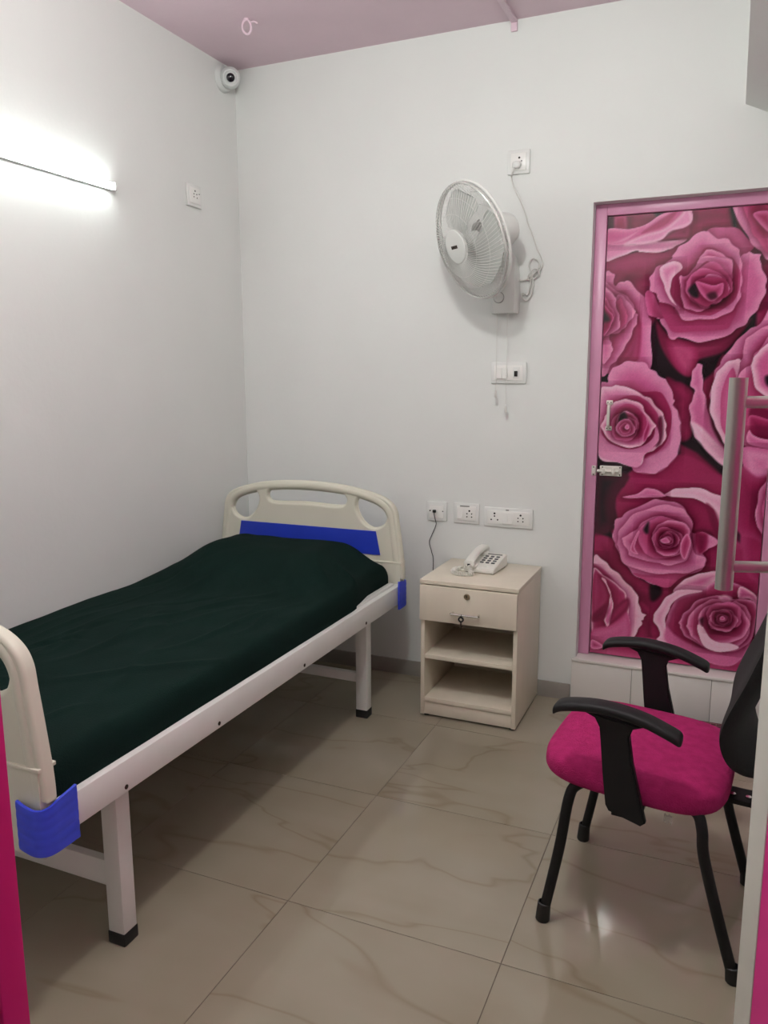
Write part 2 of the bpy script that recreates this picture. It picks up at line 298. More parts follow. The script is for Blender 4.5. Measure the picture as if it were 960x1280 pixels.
# the printed sheet: a grid whose points carry the colours of the roses
ROSES = [[[[2285,190],[2385,190],[2385,2075],[2285,2075]],"R2","R","R",40,0,0],
[[[1685,2078],[2011,2082],[2018,1966],[1845,1978],[1689,1989]],"D","R","D",24,0,0],
[[[1702,2058],[1736,2049],[1737,1997],[1704,1999]],"B","B","B",8,0,0],
[[[1780,2051],[1811,2045],[1810,1992],[1785,1997]],"D","D","B",8,0,0],
[[[1736,2049],[1780,2050],[1785,1997],[1738,1999]],"M","R","R",12,0,0],
[[[1887,2051],[1925,2052],[1918,2033],[1900,2031]],"K","K","K",8,0,0],
[[[1706,1882],[1784,1899],[1834,1908],[1933,1900],[1984,1927],[2035,1931],[2076,1861],[1969,1791],[1937,1676],[1902,1618],[1820,1719],[1713,1723]],"R2","R2","D",36,0,0],
[[[1997,2075],[2192,2074],[2209,1956],[2144,1956],[2087,1955],[1991,1931]],"D","R","D",27,0,1],
[[[2161,2047],[2182,2050],[2197,1967],[2180,1970]],"B","K","K",8,0,1],
[[[2232,1896],[2314,1910],[2329,1695],[2267,1657],[2290,1736]],"D","D","B",27,0,1],
[[[1962,1394],[2006,1394],[2042,1380],[2080,1338],[2072,1250],[2077,1175],[2038,1150],[1964,1181]],"D","R","D",28,0,1],
[[[2036,1141],[2101,1109],[2199,1024],[2263,966],[2047,954]],"D","R","R",44,0,0],
[[[2107,1385],[2143,1428],[2184,1486],[2204,1179],[2152,1200],[2119,1320]],"R","R","D",22,0,1],
[[[1823,956],[1839,1011],[1901,1053],[2041,1098],[2165,1039],[2242,939],[2269,614],[2036,523],[1802,694],[1791,934]],"R","R","R",38,0,1],
[[[1690,1004],[1840,1004],[1802,921],[1794,873],[1799,777],[1700,749]],"B","B","K",25,0,1],
[[[1707,742],[1801,722],[1796,687],[1709,686]],"D","R","D",19,0,1],
[[[1703,686],[1802,694],[1853,601],[1927,539],[1986,510],[1711,473]],"D","R","D",38,0,1],
[[[1707,696],[1811,705],[1853,608],[1934,550],[1991,542],[2048,518],[1997,416],[2004,288],[1890,272],[1725,250]],"R","R","D",24,0,1],
[[[1947,538],[1982,546],[2004,513],[1978,471],[1954,473]],"B","K","K",12,0,1],
[[[1914,456],[1976,404],[2002,336],[1994,282],[1922,290]],"R","R","D",16,0,1],
[[[2046,512],[2173,566],[2240,623],[2370,608],[2391,239],[2316,233],[1994,282],[1995,454]],"R","R","D",32,0,1],
[[[2275,239],[2294,268],[2334,274],[2327,224],[2276,228]],"R","R","D",16,0,1],
[[[1702,270],[2060,309],[2295,288],[2443,301],[2452,174],[1705,196]],"M","M","R",24,0,1],
[[[2231,762],[2292,745],[2362,718],[2373,553],[2245,551]],"R2","R","R",32,0,1],
[[[2296,935],[2414,942],[2436,637],[2317,626]],"R2","R","R",33,0,1],
[[[1707,1945],[1789,1939],[1916,1941],[2012,1944],[1991,1926],[1969,1916],[1933,1902],[1849,1903],[1833,1910],[1784,1899],[1710,1876]],"W","L","L",16,1,1],
[[[1908,1943],[1958,1978],[2023,2005],[2027,1947],[1968,1943]],"D","R2","D",16,0,1],
[[[1704,2001],[1767,1999],[1837,2001],[1888,2028],[1965,2061],[2023,2066],[2024,1999],[1958,1978],[1912,1945],[1848,1936],[1789,1939],[1707,1945]],"L","M2","M",16,1,1],
[[[1845,1978],[1897,2012],[1955,2045],[1973,2048],[1935,2006],[1883,1987]],"R","R2","R",8,0,1],
[[[1778,1938],[1853,1970],[1928,1987],[1978,2025],[2013,2059],[2027,2003],[1958,1978],[1912,1945],[1848,1936]],"W","L","L",12,0,1],
[[[1707,1945],[1761,1961],[1837,1994],[1852,2000],[1815,1968],[1770,1945]],"M2","L","L",8,0,1],
[[[2086,1970],[2142,1978],[2199,1967],[2255,1902],[2233,1876],[2188,1859],[2118,1913]],"M2","M2","R2",32,1,1],
[[[2169,2076],[2301,2083],[2318,1857],[2279,1883],[2255,1904],[2223,1955]],"L","L","M",16,1,1],
[[[2211,2077],[2302,2079],[2316,1881],[2272,1918],[2241,1968]],"M","R","D",27,1,1],
[[[2247,2021],[2306,2021],[2311,1949],[2272,1981]],"M2","R","D",21,1,1],
[[[1709,1828],[1743,1826],[1748,1781],[1779,1793],[1807,1789],[1868,1724],[1885,1655],[1898,1620],[1906,1449],[1869,1442],[1726,1425],[1712,1425],[1700,1696]],"L","M2","R2",39,1,1],
[[[1836,1677],[1860,1621],[1861,1516],[1846,1471],[1770,1461],[1809,1535],[1829,1608]],"R","R2","D",18,0,1],
[[[1699,1797],[1757,1756],[1806,1730],[1831,1681],[1845,1649],[1833,1604],[1808,1545],[1776,1489],[1746,1454],[1712,1422],[1695,1661]],"L","M2","R2",21,1,1],
[[[1764,1742],[1800,1717],[1831,1681],[1830,1657],[1805,1623],[1778,1592],[1737,1584],[1743,1554],[1752,1525],[1741,1493],[1710,1472],[1698,1661]],"L","M2","R",25,1,1],
[[[1701,1769],[1755,1722],[1776,1728],[1791,1693],[1803,1664],[1804,1637],[1781,1606],[1770,1623],[1752,1638],[1705,1668]],"M","R2","R",18,1,1],
[[[1704,1776],[1740,1750],[1757,1722],[1756,1701],[1772,1658],[1774,1609],[1737,1584],[1716,1575],[1702,1576],[1699,1731]],"L","M2","R2",16,1,1],
[[[1706,1731],[1732,1702],[1750,1677],[1755,1652],[1742,1624],[1713,1572],[1702,1576]],"M2","R","D",14,1,1],
[[[1703,1703],[1740,1670],[1749,1652],[1736,1610],[1709,1583]],"M2","R","D",6,1,1],
[[[1704,1689],[1738,1642],[1706,1636]],"B","K","K",11,0,1],
[[[1917,1637],[1976,1573],[2102,1550],[2206,1588],[2265,1627],[2182,1512],[2087,1477],[2075,1425],[2040,1414],[1988,1457],[1937,1542]],"D","R2","D",64,0,1],
[[[1961,1563],[2028,1551],[2079,1519],[2075,1430],[2040,1417],[1992,1467]],"R","M3","R",32,0,1],
[[[1870,1738],[1890,1753],[1918,1710],[1947,1642],[1921,1645],[1884,1664]],"M2","M","R2",16,1,1],
[[[2238,1879],[2280,1869],[2285,1834],[2308,1774],[2305,1715],[2273,1647],[2233,1603],[2178,1569],[2102,1547],[2012,1564],[1974,1565],[1937,1631],[1921,1645],[1957,1641],[1985,1677],[2052,1726],[2156,1772],[2190,1820],[2215,1868]],"L","M2","M2",32,1,1],
[[[1923,1710],[1969,1698],[2027,1639],[2173,1650],[2220,1699],[2203,1634],[2177,1594],[2085,1590],[1990,1588],[1952,1634]],"R2","R2","R",27,0.6,1],
[[[2081,1970],[2116,1943],[2164,1930],[2205,1888],[2220,1828],[2223,1759],[2217,1699],[2173,1648],[2097,1635],[2023,1637],[1969,1698],[1928,1705],[1917,1731],[1887,1763],[1889,1815],[1921,1849],[1960,1868],[1973,1897],[2015,1935]],"L","M2","R2",48,1,1],
[[[2080,1903],[2119,1903],[2159,1871],[2188,1859],[2215,1809],[2215,1739],[2194,1695],[2134,1654],[2096,1650],[2031,1667],[1973,1724],[1964,1781],[1997,1820],[2058,1862]],"R2","R","D",32,0.2,1],
[[[1921,1834],[1965,1862],[2006,1840],[1969,1791],[1968,1729],[2005,1676],[1960,1724],[1940,1771]],"W","L","M",21,1,1],
[[[1998,1805],[2018,1801],[2055,1842],[2076,1886],[2109,1899],[2149,1877],[2184,1850],[2188,1785],[2191,1740],[2169,1716],[2131,1702],[2104,1673],[2070,1666],[2025,1681],[2007,1727]],"L","M","R",21,1,1],
[[[2063,1862],[2092,1875],[2140,1867],[2184,1850],[2182,1800],[2142,1832],[2093,1855],[2056,1827]],"L","M2","M",21,0.3,1],
[[[2022,1778],[2065,1826],[2115,1854],[2162,1816],[2186,1780],[2191,1740],[2169,1716],[2131,1702],[2104,1678],[2064,1695],[2029,1732]],"M2","M","R",19,1,1],
[[[2170,1753],[2164,1716],[2134,1691],[2094,1694],[2059,1710],[2026,1738],[2026,1779],[2045,1813],[2083,1831],[2126,1816],[2162,1792]],"M2","M","R",18,0.9,1],
[[[2183,1747],[2166,1720],[2146,1698],[2113,1693],[2082,1710],[2061,1736],[2060,1768],[2081,1789],[2106,1806],[2139,1799],[2166,1778]],"L","M3","R",14,0.9,1],
[[[2156,1740],[2147,1717],[2130,1700],[2102,1692],[2075,1707],[2059,1731],[2062,1756],[2073,1778],[2098,1785],[2125,1784],[2146,1765]],"L","M","R2",11,0.9,1],
[[[2036,1747],[2063,1786],[2116,1794],[2165,1781],[2178,1726],[2131,1702],[2103,1683],[2063,1705]],"R2","R","D",21,0.3,1],
[[[2031,1747],[2056,1774],[2072,1725],[2052,1721]],"K","K","K",11,0,1],
[[[2056,1781],[2118,1763],[2158,1769],[2154,1727],[2122,1703],[2092,1719]],"M2","R2","D",16,1,1],
[[[2101,1729],[2129,1738],[2140,1717],[2116,1708]],"B","B","B",11,0,1],
[[[2075,1450],[2100,1458],[2107,1385],[2124,1314],[2150,1233],[2179,1167],[2245,1098],[2248,1049],[2196,1063],[2131,1127],[2091,1176],[2073,1231],[2064,1297],[2079,1347],[2061,1390]],"L","M2","M2",22,1,1],
[[[2073,1231],[2115,1210],[2181,1145],[2245,1093],[2248,1049],[2196,1063],[2131,1127],[2091,1176]],"W","L","M2",44,0,1],
[[[2353,1639],[2288,1605],[2233,1565],[2179,1486],[2152,1433],[2138,1341],[2142,1276],[2172,1206],[2245,1093],[2395,1060]],"L","M2","R2",50,1,1],
[[[2137,1320],[2167,1206],[2207,1135],[2244,1109],[2245,1093],[2191,1146],[2150,1222]],"B","B","B",11,0,1],
[[[2356,1593],[2281,1579],[2249,1543],[2246,1486],[2222,1438],[2244,1396],[2371,1385]],"L","M2","R2",44,1,1],
[[[2239,1470],[2209,1475],[2167,1444],[2145,1385],[2140,1287],[2166,1216],[2201,1152],[2243,1120],[2227,1364]],"W","L","L",33,1,1],
[[[2178,1342],[2194,1412],[2217,1444],[2236,1369],[2247,1289],[2247,1137],[2192,1201],[2181,1260]],"M","M2","R",28,0.2,1],
[[[2359,1552],[2295,1506],[2279,1459],[2242,1427],[2228,1342],[2235,1234],[2271,1148],[2390,1131]],"L","M","R2",39,1,1],
[[[2360,1536],[2314,1521],[2287,1485],[2280,1448],[2305,1364],[2375,1333]],"W","M2","M",28,1,1],
[[[2331,1411],[2360,1417],[2363,1369],[2338,1380]],"K","K","K",11,0,1],
[[[2286,1289],[2380,1269],[2387,1168],[2308,1187]],"D","D","K",33,0,1],
[[[2284,1257],[2353,1247],[2382,1237],[2391,1125],[2301,1149]],"M","R","D",14,0.3,1],
[[[2287,1203],[2308,1182],[2358,1167],[2387,1168],[2390,1131],[2291,1149]],"L","M2","M",17,1,1],
[[[2272,1132],[2361,1130],[2391,1125],[2399,1006],[2350,1012],[2289,1028]],"M2","L","M2",28,1,1],
[[[2247,1060],[2330,1019],[2409,1007],[2430,716],[2348,765],[2263,815]],"R2","R","D",33,0,1],
[[[2344,821],[2337,909],[2352,987],[2408,1023],[2428,749]],"L","M","R2",28,1,1],
[[[2373,823],[2358,894],[2372,972],[2409,1007],[2424,804]],"M2","R2","D",22,1,1],
[[[1704,1360],[1736,1389],[1748,1437],[1793,1467],[1858,1474],[1895,1455],[1933,1422],[1971,1394],[2001,1328],[2003,1300],[2026,1249],[2033,1202],[2031,1111],[1998,1057],[1954,1021],[1895,1016],[1852,1031],[1832,1050],[1784,1063],[1716,1080]],"L","M2","R2",51,1,1],
[[[1817,1365],[1873,1351],[1937,1352],[1965,1333],[1996,1267],[1995,1191],[1967,1124],[1896,1082],[1868,1275]],"R","R","D",28,0.1,1],
[[[1914,1083],[1985,1124],[2009,1192],[1999,1291],[2026,1249],[2033,1202],[2031,1111],[1998,1057],[1954,1021],[1895,1016],[1866,1032]],"L","L","M2",28,0,1],
[[[1704,1345],[1760,1372],[1798,1375],[1874,1342],[1918,1314],[1965,1257],[1979,1205],[1975,1153],[1949,1123],[1905,1092],[1875,1038],[1808,1054],[1716,1083]],"W","L","M",26,1,1],
[[[1728,1243],[1773,1307],[1818,1334],[1865,1332],[1903,1309],[1942,1262],[1954,1209],[1954,1162],[1931,1122],[1867,1101],[1806,1103],[1742,1141],[1721,1184]],"R2","R","D",19,0.3,1],
[[[1947,1238],[1961,1248],[1968,1191],[1962,1143],[1944,1128],[1953,1171]],"B","D","B",9,0,1],
[[[1712,1174],[1757,1136],[1819,1114],[1875,1120],[1929,1161],[1937,1216],[1954,1162],[1931,1122],[1896,1087],[1875,1038],[1808,1054],[1716,1083]],"L","L","M2",28,0.2,1],
[[[1733,1244],[1754,1293],[1786,1315],[1833,1317],[1876,1299],[1901,1256],[1937,1216],[1919,1180],[1897,1145],[1875,1125],[1819,1121],[1761,1146],[1720,1199]],"W","M2","R2",21,1,1],
[[[1766,1244],[1788,1283],[1820,1301],[1858,1289],[1897,1247],[1900,1189],[1873,1159],[1827,1153],[1779,1176]],"R2","R","D",23,0.3,1],
[[[1872,1210],[1865,1181],[1847,1154],[1812,1146],[1777,1157],[1763,1191],[1760,1224],[1777,1252],[1807,1266],[1839,1258],[1866,1240]],"M2","M","R",13,0.9,1],
[[[1868,1224],[1864,1198],[1844,1180],[1818,1179],[1795,1189],[1781,1210],[1782,1233],[1792,1255],[1813,1271],[1838,1263],[1857,1247]],"L","M3","R",10,0.9,1],
[[[1863,1214],[1861,1194],[1844,1183],[1825,1183],[1808,1188],[1798,1204],[1795,1222],[1803,1240],[1822,1247],[1840,1242],[1858,1233]],"L","M","R",7,0.9,1],
[[[1847,1216],[1844,1202],[1832,1192],[1817,1189],[1804,1196],[1791,1207],[1791,1223],[1803,1234],[1815,1242],[1830,1240],[1841,1230]],"M2","M3","R2",6,0.9,1],
[[[1792,1254],[1812,1267],[1823,1240],[1795,1225]],"K","K","B",9,0,1],
[[[1778,1201],[1797,1230],[1828,1238],[1855,1207],[1854,1181],[1822,1164],[1793,1174]],"L","M","R",12,1,1],
[[[1794,1201],[1814,1223],[1838,1212],[1835,1182],[1807,1177]],"M2","R2","D",7,1,1],
[[[1815,1204],[1826,1217],[1834,1204],[1825,1194]],"L","M2","M",5,1,1],
[[[1891,1179],[1903,1218],[1899,1242],[1917,1209],[1906,1160],[1893,1145]],"M2","R","D",7,0.3,1],
[[[2108,780],[2168,791],[2188,760],[2162,691],[2120,681]],"D","D","B",25,0,1],
[[[1989,925],[2025,953],[2097,964],[2170,948],[2238,901],[2256,772],[2202,820],[2187,865],[2149,901],[2088,921]],"W","L","M2",44,1,1],
[[[2149,901],[2187,871],[2209,807],[2206,754],[2179,805]],"D","D","B",13,0,1],
[[[1819,908],[1876,925],[1913,951],[1950,949],[1989,928],[1983,920],[1889,909]],"L","M2","M2",19,1,1],
[[[1794,797],[1829,834],[1885,872],[1959,906],[2040,895],[2086,851],[2108,780],[2157,780],[2204,748],[2167,711],[2150,690],[2163,671],[2148,623],[2070,588],[2023,538],[1959,546],[1906,565],[1845,614],[1809,681],[1791,728]],"L","M2","R2",44,1,1],
[[[2115,774],[2163,774],[2161,711],[2132,695]],"R","D","D",19,0,1],
[[[2115,667],[2162,644],[2071,581],[2023,535],[1959,546],[1880,583],[1982,586]],"M","M","R2",32,0.2,1],
[[[1809,702],[1821,779],[1892,852],[1991,885],[2054,876],[2099,826],[2110,706],[2160,671],[2148,629],[2069,601],[1969,592],[1852,615]],"L","M2","R2",38,1,1],
[[[1827,731],[1871,762],[1907,805],[1956,836],[2019,827],[2084,785],[2105,726],[2085,657],[2018,631],[1967,639],[1876,652],[1849,684]],"L","M3","R2",38,1,1],
[[[2088,753],[2073,706],[2037,672],[1989,656],[1934,666],[1901,710],[1890,767],[1930,812],[1979,836],[2030,827],[2068,797]],"M2","M","R",21,0.9,1],
[[[2094,752],[2090,710],[2057,680],[2014,670],[1972,684],[1954,722],[1950,761],[1968,798],[2005,820],[2050,821],[2091,798]],"L","M3","R",17,0.9,1],
[[[2070,736],[2063,703],[2040,678],[2005,670],[1973,683],[1958,711],[1948,743],[1967,774],[1999,787],[2031,783],[2062,768]],"L","M","R",13,0.9,1],
[[[2055,749],[2048,722],[2027,705],[2001,700],[1975,707],[1961,728],[1959,754],[1969,780],[1995,794],[2021,784],[2040,770]],"M2","M3","R",11,0.9,1],
[[[2057,744],[2051,722],[2034,709],[2013,705],[1991,708],[1983,728],[1981,748],[1992,765],[2009,777],[2030,773],[2047,763]],"L","M","R",8,0.9,1],
[[[2036,739],[2033,723],[2022,709],[2005,709],[1988,712],[1978,726],[1977,743],[1986,757],[2002,764],[2018,763],[2030,753]],"L","M3","R",7,0.9,1],
[[[2032,745],[2032,732],[2022,722],[2008,719],[1995,724],[1986,735],[1989,748],[1994,760],[2005,771],[2020,768],[2029,757]],"M2","M","R",6,0.9,1],
[[[2032,739],[2031,728],[2022,721],[2011,720],[2001,723],[1996,732],[1995,741],[1998,752],[2009,755],[2019,754],[2026,748]],"L","M3","R2",6,0.9,1],
[[[2024,741],[2021,733],[2015,727],[2007,726],[1998,727],[1993,734],[1993,743],[1999,749],[2005,753],[2013,753],[2021,749]],"L","M","R2",6,0.9,1],
[[[1912,778],[1931,810],[1933,766],[1922,759]],"K","K","K",13,0,1],
[[[1981,736],[2005,748],[2019,729],[1994,724]],"L","M2","M",6,1,1],
[[[2062,729],[2084,771],[2102,733],[2084,664],[2065,682]],"L","M3","R",9,0.4,1],
[[[1862,685],[1884,756],[1896,764],[1880,701],[1895,667]],"L","M3","R",9,0.4,1],
[[[1709,630],[1756,623],[1808,581],[1865,529],[1902,485],[1915,428],[1939,402],[1926,380],[1923,358],[1897,300],[1886,267],[1856,272],[1723,291]],"W","L","M2",44,1,1],
[[[1710,608],[1758,585],[1815,529],[1828,517],[1768,551],[1712,576]],"R2","R2","R",8,0,1],
[[[1712,572],[1759,559],[1828,517],[1859,471],[1871,401],[1870,333],[1814,276],[1724,264]],"W","R2","R",9,1,1],
[[[1716,559],[1755,545],[1783,489],[1781,440],[1720,373]],"R","R2","R",16,0,1],
[[[1749,549],[1768,537],[1791,481],[1803,420],[1786,334],[1770,357],[1775,398],[1788,454],[1781,498]],"W","M2","M2",9,1,1],
[[[1719,382],[1781,440],[1773,375],[1721,346]],"D","D","B",16,0,1],
[[[1804,411],[1859,471],[1868,427],[1794,346]],"D","R","D",20,0,1],
[[[1718,309],[1786,336],[1831,369],[1867,400],[1873,283],[1721,245]],"M","M2","M",24,0,1],
[[[1716,262],[1738,261],[1768,242],[1752,226],[1717,226]],"L","M2","R",8,1,1],
[[[2045,518],[2084,574],[2134,602],[2190,621],[2245,616],[2252,599],[2207,583],[2164,537],[2113,534]],"W","M2","R2",32,1,1],
[[[2068,497],[2154,535],[2202,580],[2273,582],[2324,559],[2371,514],[2369,407],[2324,264],[2245,223],[2037,288],[2022,363],[2034,429]],"L","R2","R",16,0.4,1],
[[[2159,536],[2066,526],[2020,492],[1976,416],[1975,381],[2002,336],[1993,297],[2042,283],[2063,291],[2022,363],[2029,428],[2063,491]],"W","L","L",27,1,1],
[[[2027,363],[2061,332],[2137,296],[2241,287],[2320,321],[2324,264],[2245,223],[2042,285]],"M2","M2","M",37,0,1],
[[[2299,568],[2350,545],[2369,519],[2370,497],[2336,521],[2297,517]],"W","M2","R2",13,1,1],
[[[2080,370],[2078,399],[2107,449],[2156,501],[2221,520],[2253,501],[2297,517],[2362,502],[2372,441],[2340,323],[2267,287],[2190,291],[2109,327]],"L","R2","R",15,1,1],
[[[2106,385],[2128,446],[2177,492],[2227,509],[2259,490],[2288,505],[2329,481],[2348,427],[2334,345],[2272,291],[2210,294],[2163,305],[2124,341]],"L","M3","R2",19,1,1],
[[[2222,514],[2246,525],[2272,514],[2258,497],[2238,499]],"W","L","L",11,0,1],
[[[2150,391],[2159,450],[2208,487],[2269,485],[2321,463],[2345,404],[2309,342],[2240,315],[2178,307],[2160,345]],"L","R2","D",19,1,1],
[[[2148,385],[2168,381],[2202,334],[2239,321],[2285,322],[2311,308],[2267,286],[2221,281],[2179,298],[2155,345]],"W","W","L",16,0.3,1],
[[[2280,470],[2301,461],[2303,433],[2287,436]],"B","B","K",11,0,1],
[[[2154,409],[2171,422],[2168,384]],"B","B","B",11,0,1],
[[[2310,442],[2310,407],[2276,387],[2241,373],[2202,379],[2187,411],[2179,444],[2198,477],[2234,491],[2274,499],[2306,478]],"M2","M","R",16,0.9,1],
[[[2301,425],[2291,399],[2273,375],[2242,371],[2214,378],[2192,397],[2194,426],[2208,452],[2236,464],[2266,467],[2286,448]],"L","M3","R",12,0.9,1],
[[[2278,431],[2273,409],[2255,395],[2233,391],[2212,396],[2197,411],[2193,432],[2205,453],[2228,460],[2252,464],[2272,452]],"L","M","R",10,0.9,1],
[[[2278,433],[2274,417],[2260,406],[2243,400],[2225,403],[2218,418],[2214,433],[2225,447],[2240,457],[2259,461],[2273,449]],"M2","M3","R",7,0.9,1],
[[[2267,425],[2266,412],[2256,402],[2242,399],[2229,403],[2219,412],[2220,425],[2227,437],[2239,444],[2252,442],[2264,437]],"L","M","R",6,0.9,1],
[[[2259,428],[2258,418],[2248,412],[2238,408],[2228,411],[2222,419],[2219,429],[2224,439],[2236,444],[2246,442],[2256,438]],"L","M3","R",5,0.9,1],
[[[2261,428],[2258,420],[2251,416],[2244,413],[2235,414],[2231,421],[2230,428],[2235,435],[2242,439],[2251,440],[2258,436]],"M2","M","R",5,0.9,1],
[[[2254,425],[2253,419],[2248,414],[2241,413],[2234,413],[2231,419],[2231,425],[2234,430],[2240,434],[2246,433],[2251,430]],"L","M3","R2",5,0.9,1],
[[[2250,427],[2250,423],[2246,420],[2241,418],[2236,419],[2233,423],[2233,428],[2235,432],[2240,435],[2245,434],[2249,431]],"L","M","R2",5,0.9,1]]
PAL = dict(W=(212, 170, 188), L=(198, 126, 162), M=(170, 70, 113), M2=(181, 90, 133), M3=(165, 66, 106), R=(136, 36, 76), R2=(150, 52, 93), D=(106, 26, 56), B=(62, 22, 36), K=(30, 22, 27))
def paint():
    st = .0033
    nx, nz = int((PX1-PX0-.006)/st)+1, int((PZ1-DZ0-.009)/st)+1
    X = np.linspace(PX0+.003, PX1-.003, nx); Z = np.linspace(DZ0+.006, PZ1-.003, nz)
    U, V = np.meshgrid(X*1000, Z*1000)
    img = np.ones((nz, nx, 3))*np.array(PAL['K'], float)
    for pts, rim, body, deep, wd, sh, sm in ROSES:
        P = np.array(pts, float)
        if sm: P = np.array([[q.x, q.y] for q in spline([(a, c, 0) for a, c in pts], 8, True)]); k_ = np.arange(len(P)); sz = (P.max(0)-P.min(0)).mean(); am = min(3.5, sz*.009)*sh; P = P+am*np.stack([np.sin(k_*.83+P[0, 0]), np.cos(k_*.61+P[0, 1])], 1)
        mn, mx = P.min(0)-18, P.max(0)+18
        i0, i1 = np.searchsorted(X*1000, [mn[0], mx[0]]); j0, j1 = np.searchsorted(Z*1000, [mn[1], mx[1]])
        if i1 <= i0 or j1 <= j0: continue
        u, v = U[j0:j1, i0:i1], V[j0:j1, i0:i1]
        dist = np.full(u.shape, 1e9); ins = np.zeros(u.shape, bool)
        for k in range(len(P)):
            a, c = P[k-1], P[k]; e = c-a; l2 = e@e+1e-9
            t = np.clip(((u-a[0])*e[0]+(v-a[1])*e[1])/l2, 0, 1)
            dist = np.minimum(dist, np.hypot(u-a[0]-t*e[0], v-a[1]-t*e[1]))
            cr = (a[1] > v) != (c[1] > v)
            ins ^= cr & (u < (c[0]-a[0])*(v-a[1])/(c[1]-a[1]+1e-12)+a[0])
        wd = max(wd, 4)*1.15
        ss = lambda x: x*x*(3-2*x)
        t1 = ss(np.clip(dist/wd, 0, 1)); t2 = ss(np.clip((dist-.6*wd)/(1.9*wd), 0, 1))
        cR, cB, cD = (np.array(PAL[k], float) for k in (rim, body, deep))
        c = cR+(cB-cR)*t1[..., None]; c = c+(cD-c)*t2[..., None]
        sd = np.where(ins, dist, -dist)
        cov = np.clip(.5+sd/(2.6 if sh else 12), 0, 1)[..., None]
        sub = img[j0:j1, i0:i1]
        if sh: sub = sub*(1-sh*np.exp(-dist/20)[..., None]*np.array((.27, .47, .37)))
        img[j0:j1, i0:i1] = sub*(1-cov)+c*cov
    # fine streaks of the petals
    rng = np.random.default_rng(3)
    img *= (1+.02*rng.standard_normal((nz, nx)))[..., None]
    s = np.clip(img/255, 0, 1); l = np.where(s <= .04045, s/12.92, ((s+.055)/1.055)**2.4)
    l = np.clip(l*1.42, 0, .9)
    vs = np.zeros((nz*nx, 3)); vs[:, 0] = np.tile(X, nz); vs[:, 1] = .0722; vs[:, 2] = np.repeat(Z, nx)
    idx = np.arange(nz*nx).reshape(nz, nx)
    f = np.stack([idx[:-1, :-1], idx[:-1, 1:], idx[1:, 1:], idx[1:, :-1]], -1).reshape(-1, 4)
    me = bpy.data.meshes.new('rose_print'); me.vertices.add(len(vs)); me.vertices.foreach_set('co', vs.ravel())
    me.loops.add(f.size); me.loops.foreach_set('vertex_index', f.ravel().astype(np.int32))
    me.polygons.add(len(f)); me.polygons.foreach_set('loop_start', np.arange(0, f.size, 4, dtype=np.int32))
    me.update(calc_edges=True)
    at = me.color_attributes.new('print', 'FLOAT_COLOR', 'POINT')
    at.data.foreach_set('color', np.concatenate([l.reshape(-1, 3), np.ones((nz*nx, 1))], 1).astype(np.float32).ravel())
    m = bpy.data.materials.new('rose_print_gloss'); m.use_nodes = True; nt = m.node_tree; bs = nt.nodes['Principled BSDF']
    a = nt.nodes.new('ShaderNodeAttribute'); a.attribute_name = 'print'; nt.links.new(a.outputs['Color'], bs.inputs['Base Color'])
    bs.inputs['Roughness'].default_value = .085; bs.inputs['Specular IOR Level'].default_value = .4
    me.materials.append(m)
    o = bpy.data.objects.new('rose_print', me); COL.objects.link(o); o.parent = door; o['label'] = 'glossy photo print of pink roses covering the door'
paint()
# small pull and slide latch on the print
b = BM(); zt, zb, hx = 1.312, 1.192, 1.750
tube(b, spline([(hx, .072, zb+.012), (hx, .05, zb+.018), (hx, .044, zb+.03), (hx, .044, zt-.03), (hx, .05, zt-.018), (hx, .072, zt-.012)], 4), .0065, 10)
for z in (zt-.006, zb+.006): box(b, (hx-.013, .0655, z-.009), (hx+.013, .073, z+.009), bev=.002)
hd = obj('pull_handle', b, SATIN, door)
for z in (zt-.006, zb+.006):
    for s in (-1, 1):
        b = BM(); cyl(b, (hx+s*.0065, .064, z), (hx+s*.0065, .066, z), .0026, seg=8); obj('screw', b, DARKM, hd)
b = BM(); box(b, (1.722, .064, .997), (1.812, .073, 1.040), bev=.002); cyl(b, (1.712, .060, 1.018), (1.800, .060, 1.018), .007, seg=12)
for x in (1.732, 1.772): box(b, (x, .051, 1.006), (x+.014, .066, 1.030), bev=.002)
la = obj('slide_latch', b, SATIN, door)
for x in (1.733, 1.805):
    for z in (1.003, 1.034):
        b = BM(); cyl(b, (x, .062, z), (x, .0645, z), .003, seg=8); obj('screw', b, DARKM, la)
b = BM(); box(b, (1.690, .050, .998), (1.708, FY+.002, 1.040), bev=.002); kp = obj('latch_keeper', b, SATIN, door)
for z in (1.003, 1.034):
    b = BM(); cyl(b, (1.699, .048, z), (1.699, .0505, z), .003, seg=8); obj('screw', b, DARKM, kp)

# ------------------------------------------------------------------ entrance: jamb and open leaf with bar handle
jam = struct(bpy.data.objects.new('trim_4', None), 'magenta entrance door frame at the left edge', 'door frame'); COL.objects.link(jam); WM[jam] = Matrix()
b = BM(); box(b, (JX-.069, YF-.0175, 0), (JX, YF+.012, 2.1), bev=.002); obj('frame_jamb', b, LEAFP, jam)
b = BM(); box(b, (JX-.069, YF-FT-.01, 0), (JX-.0015, YF-.019, 2.1), bev=.002); obj('frame_jamb', b, LEAFP, jam)
b = BM(); box(b, (HX, YF-FT-.01, 0), (HX+.049, YF+.012, 2.1), bev=.002); obj('frame_jamb', b, LEAFP, jam)
b = BM(); box(b, (JX-.069, YF-FT-.01, 2.101), (HX+.049, YF+.012, 2.159), bev=.002); obj('frame_head', b, LEAFP, jam)
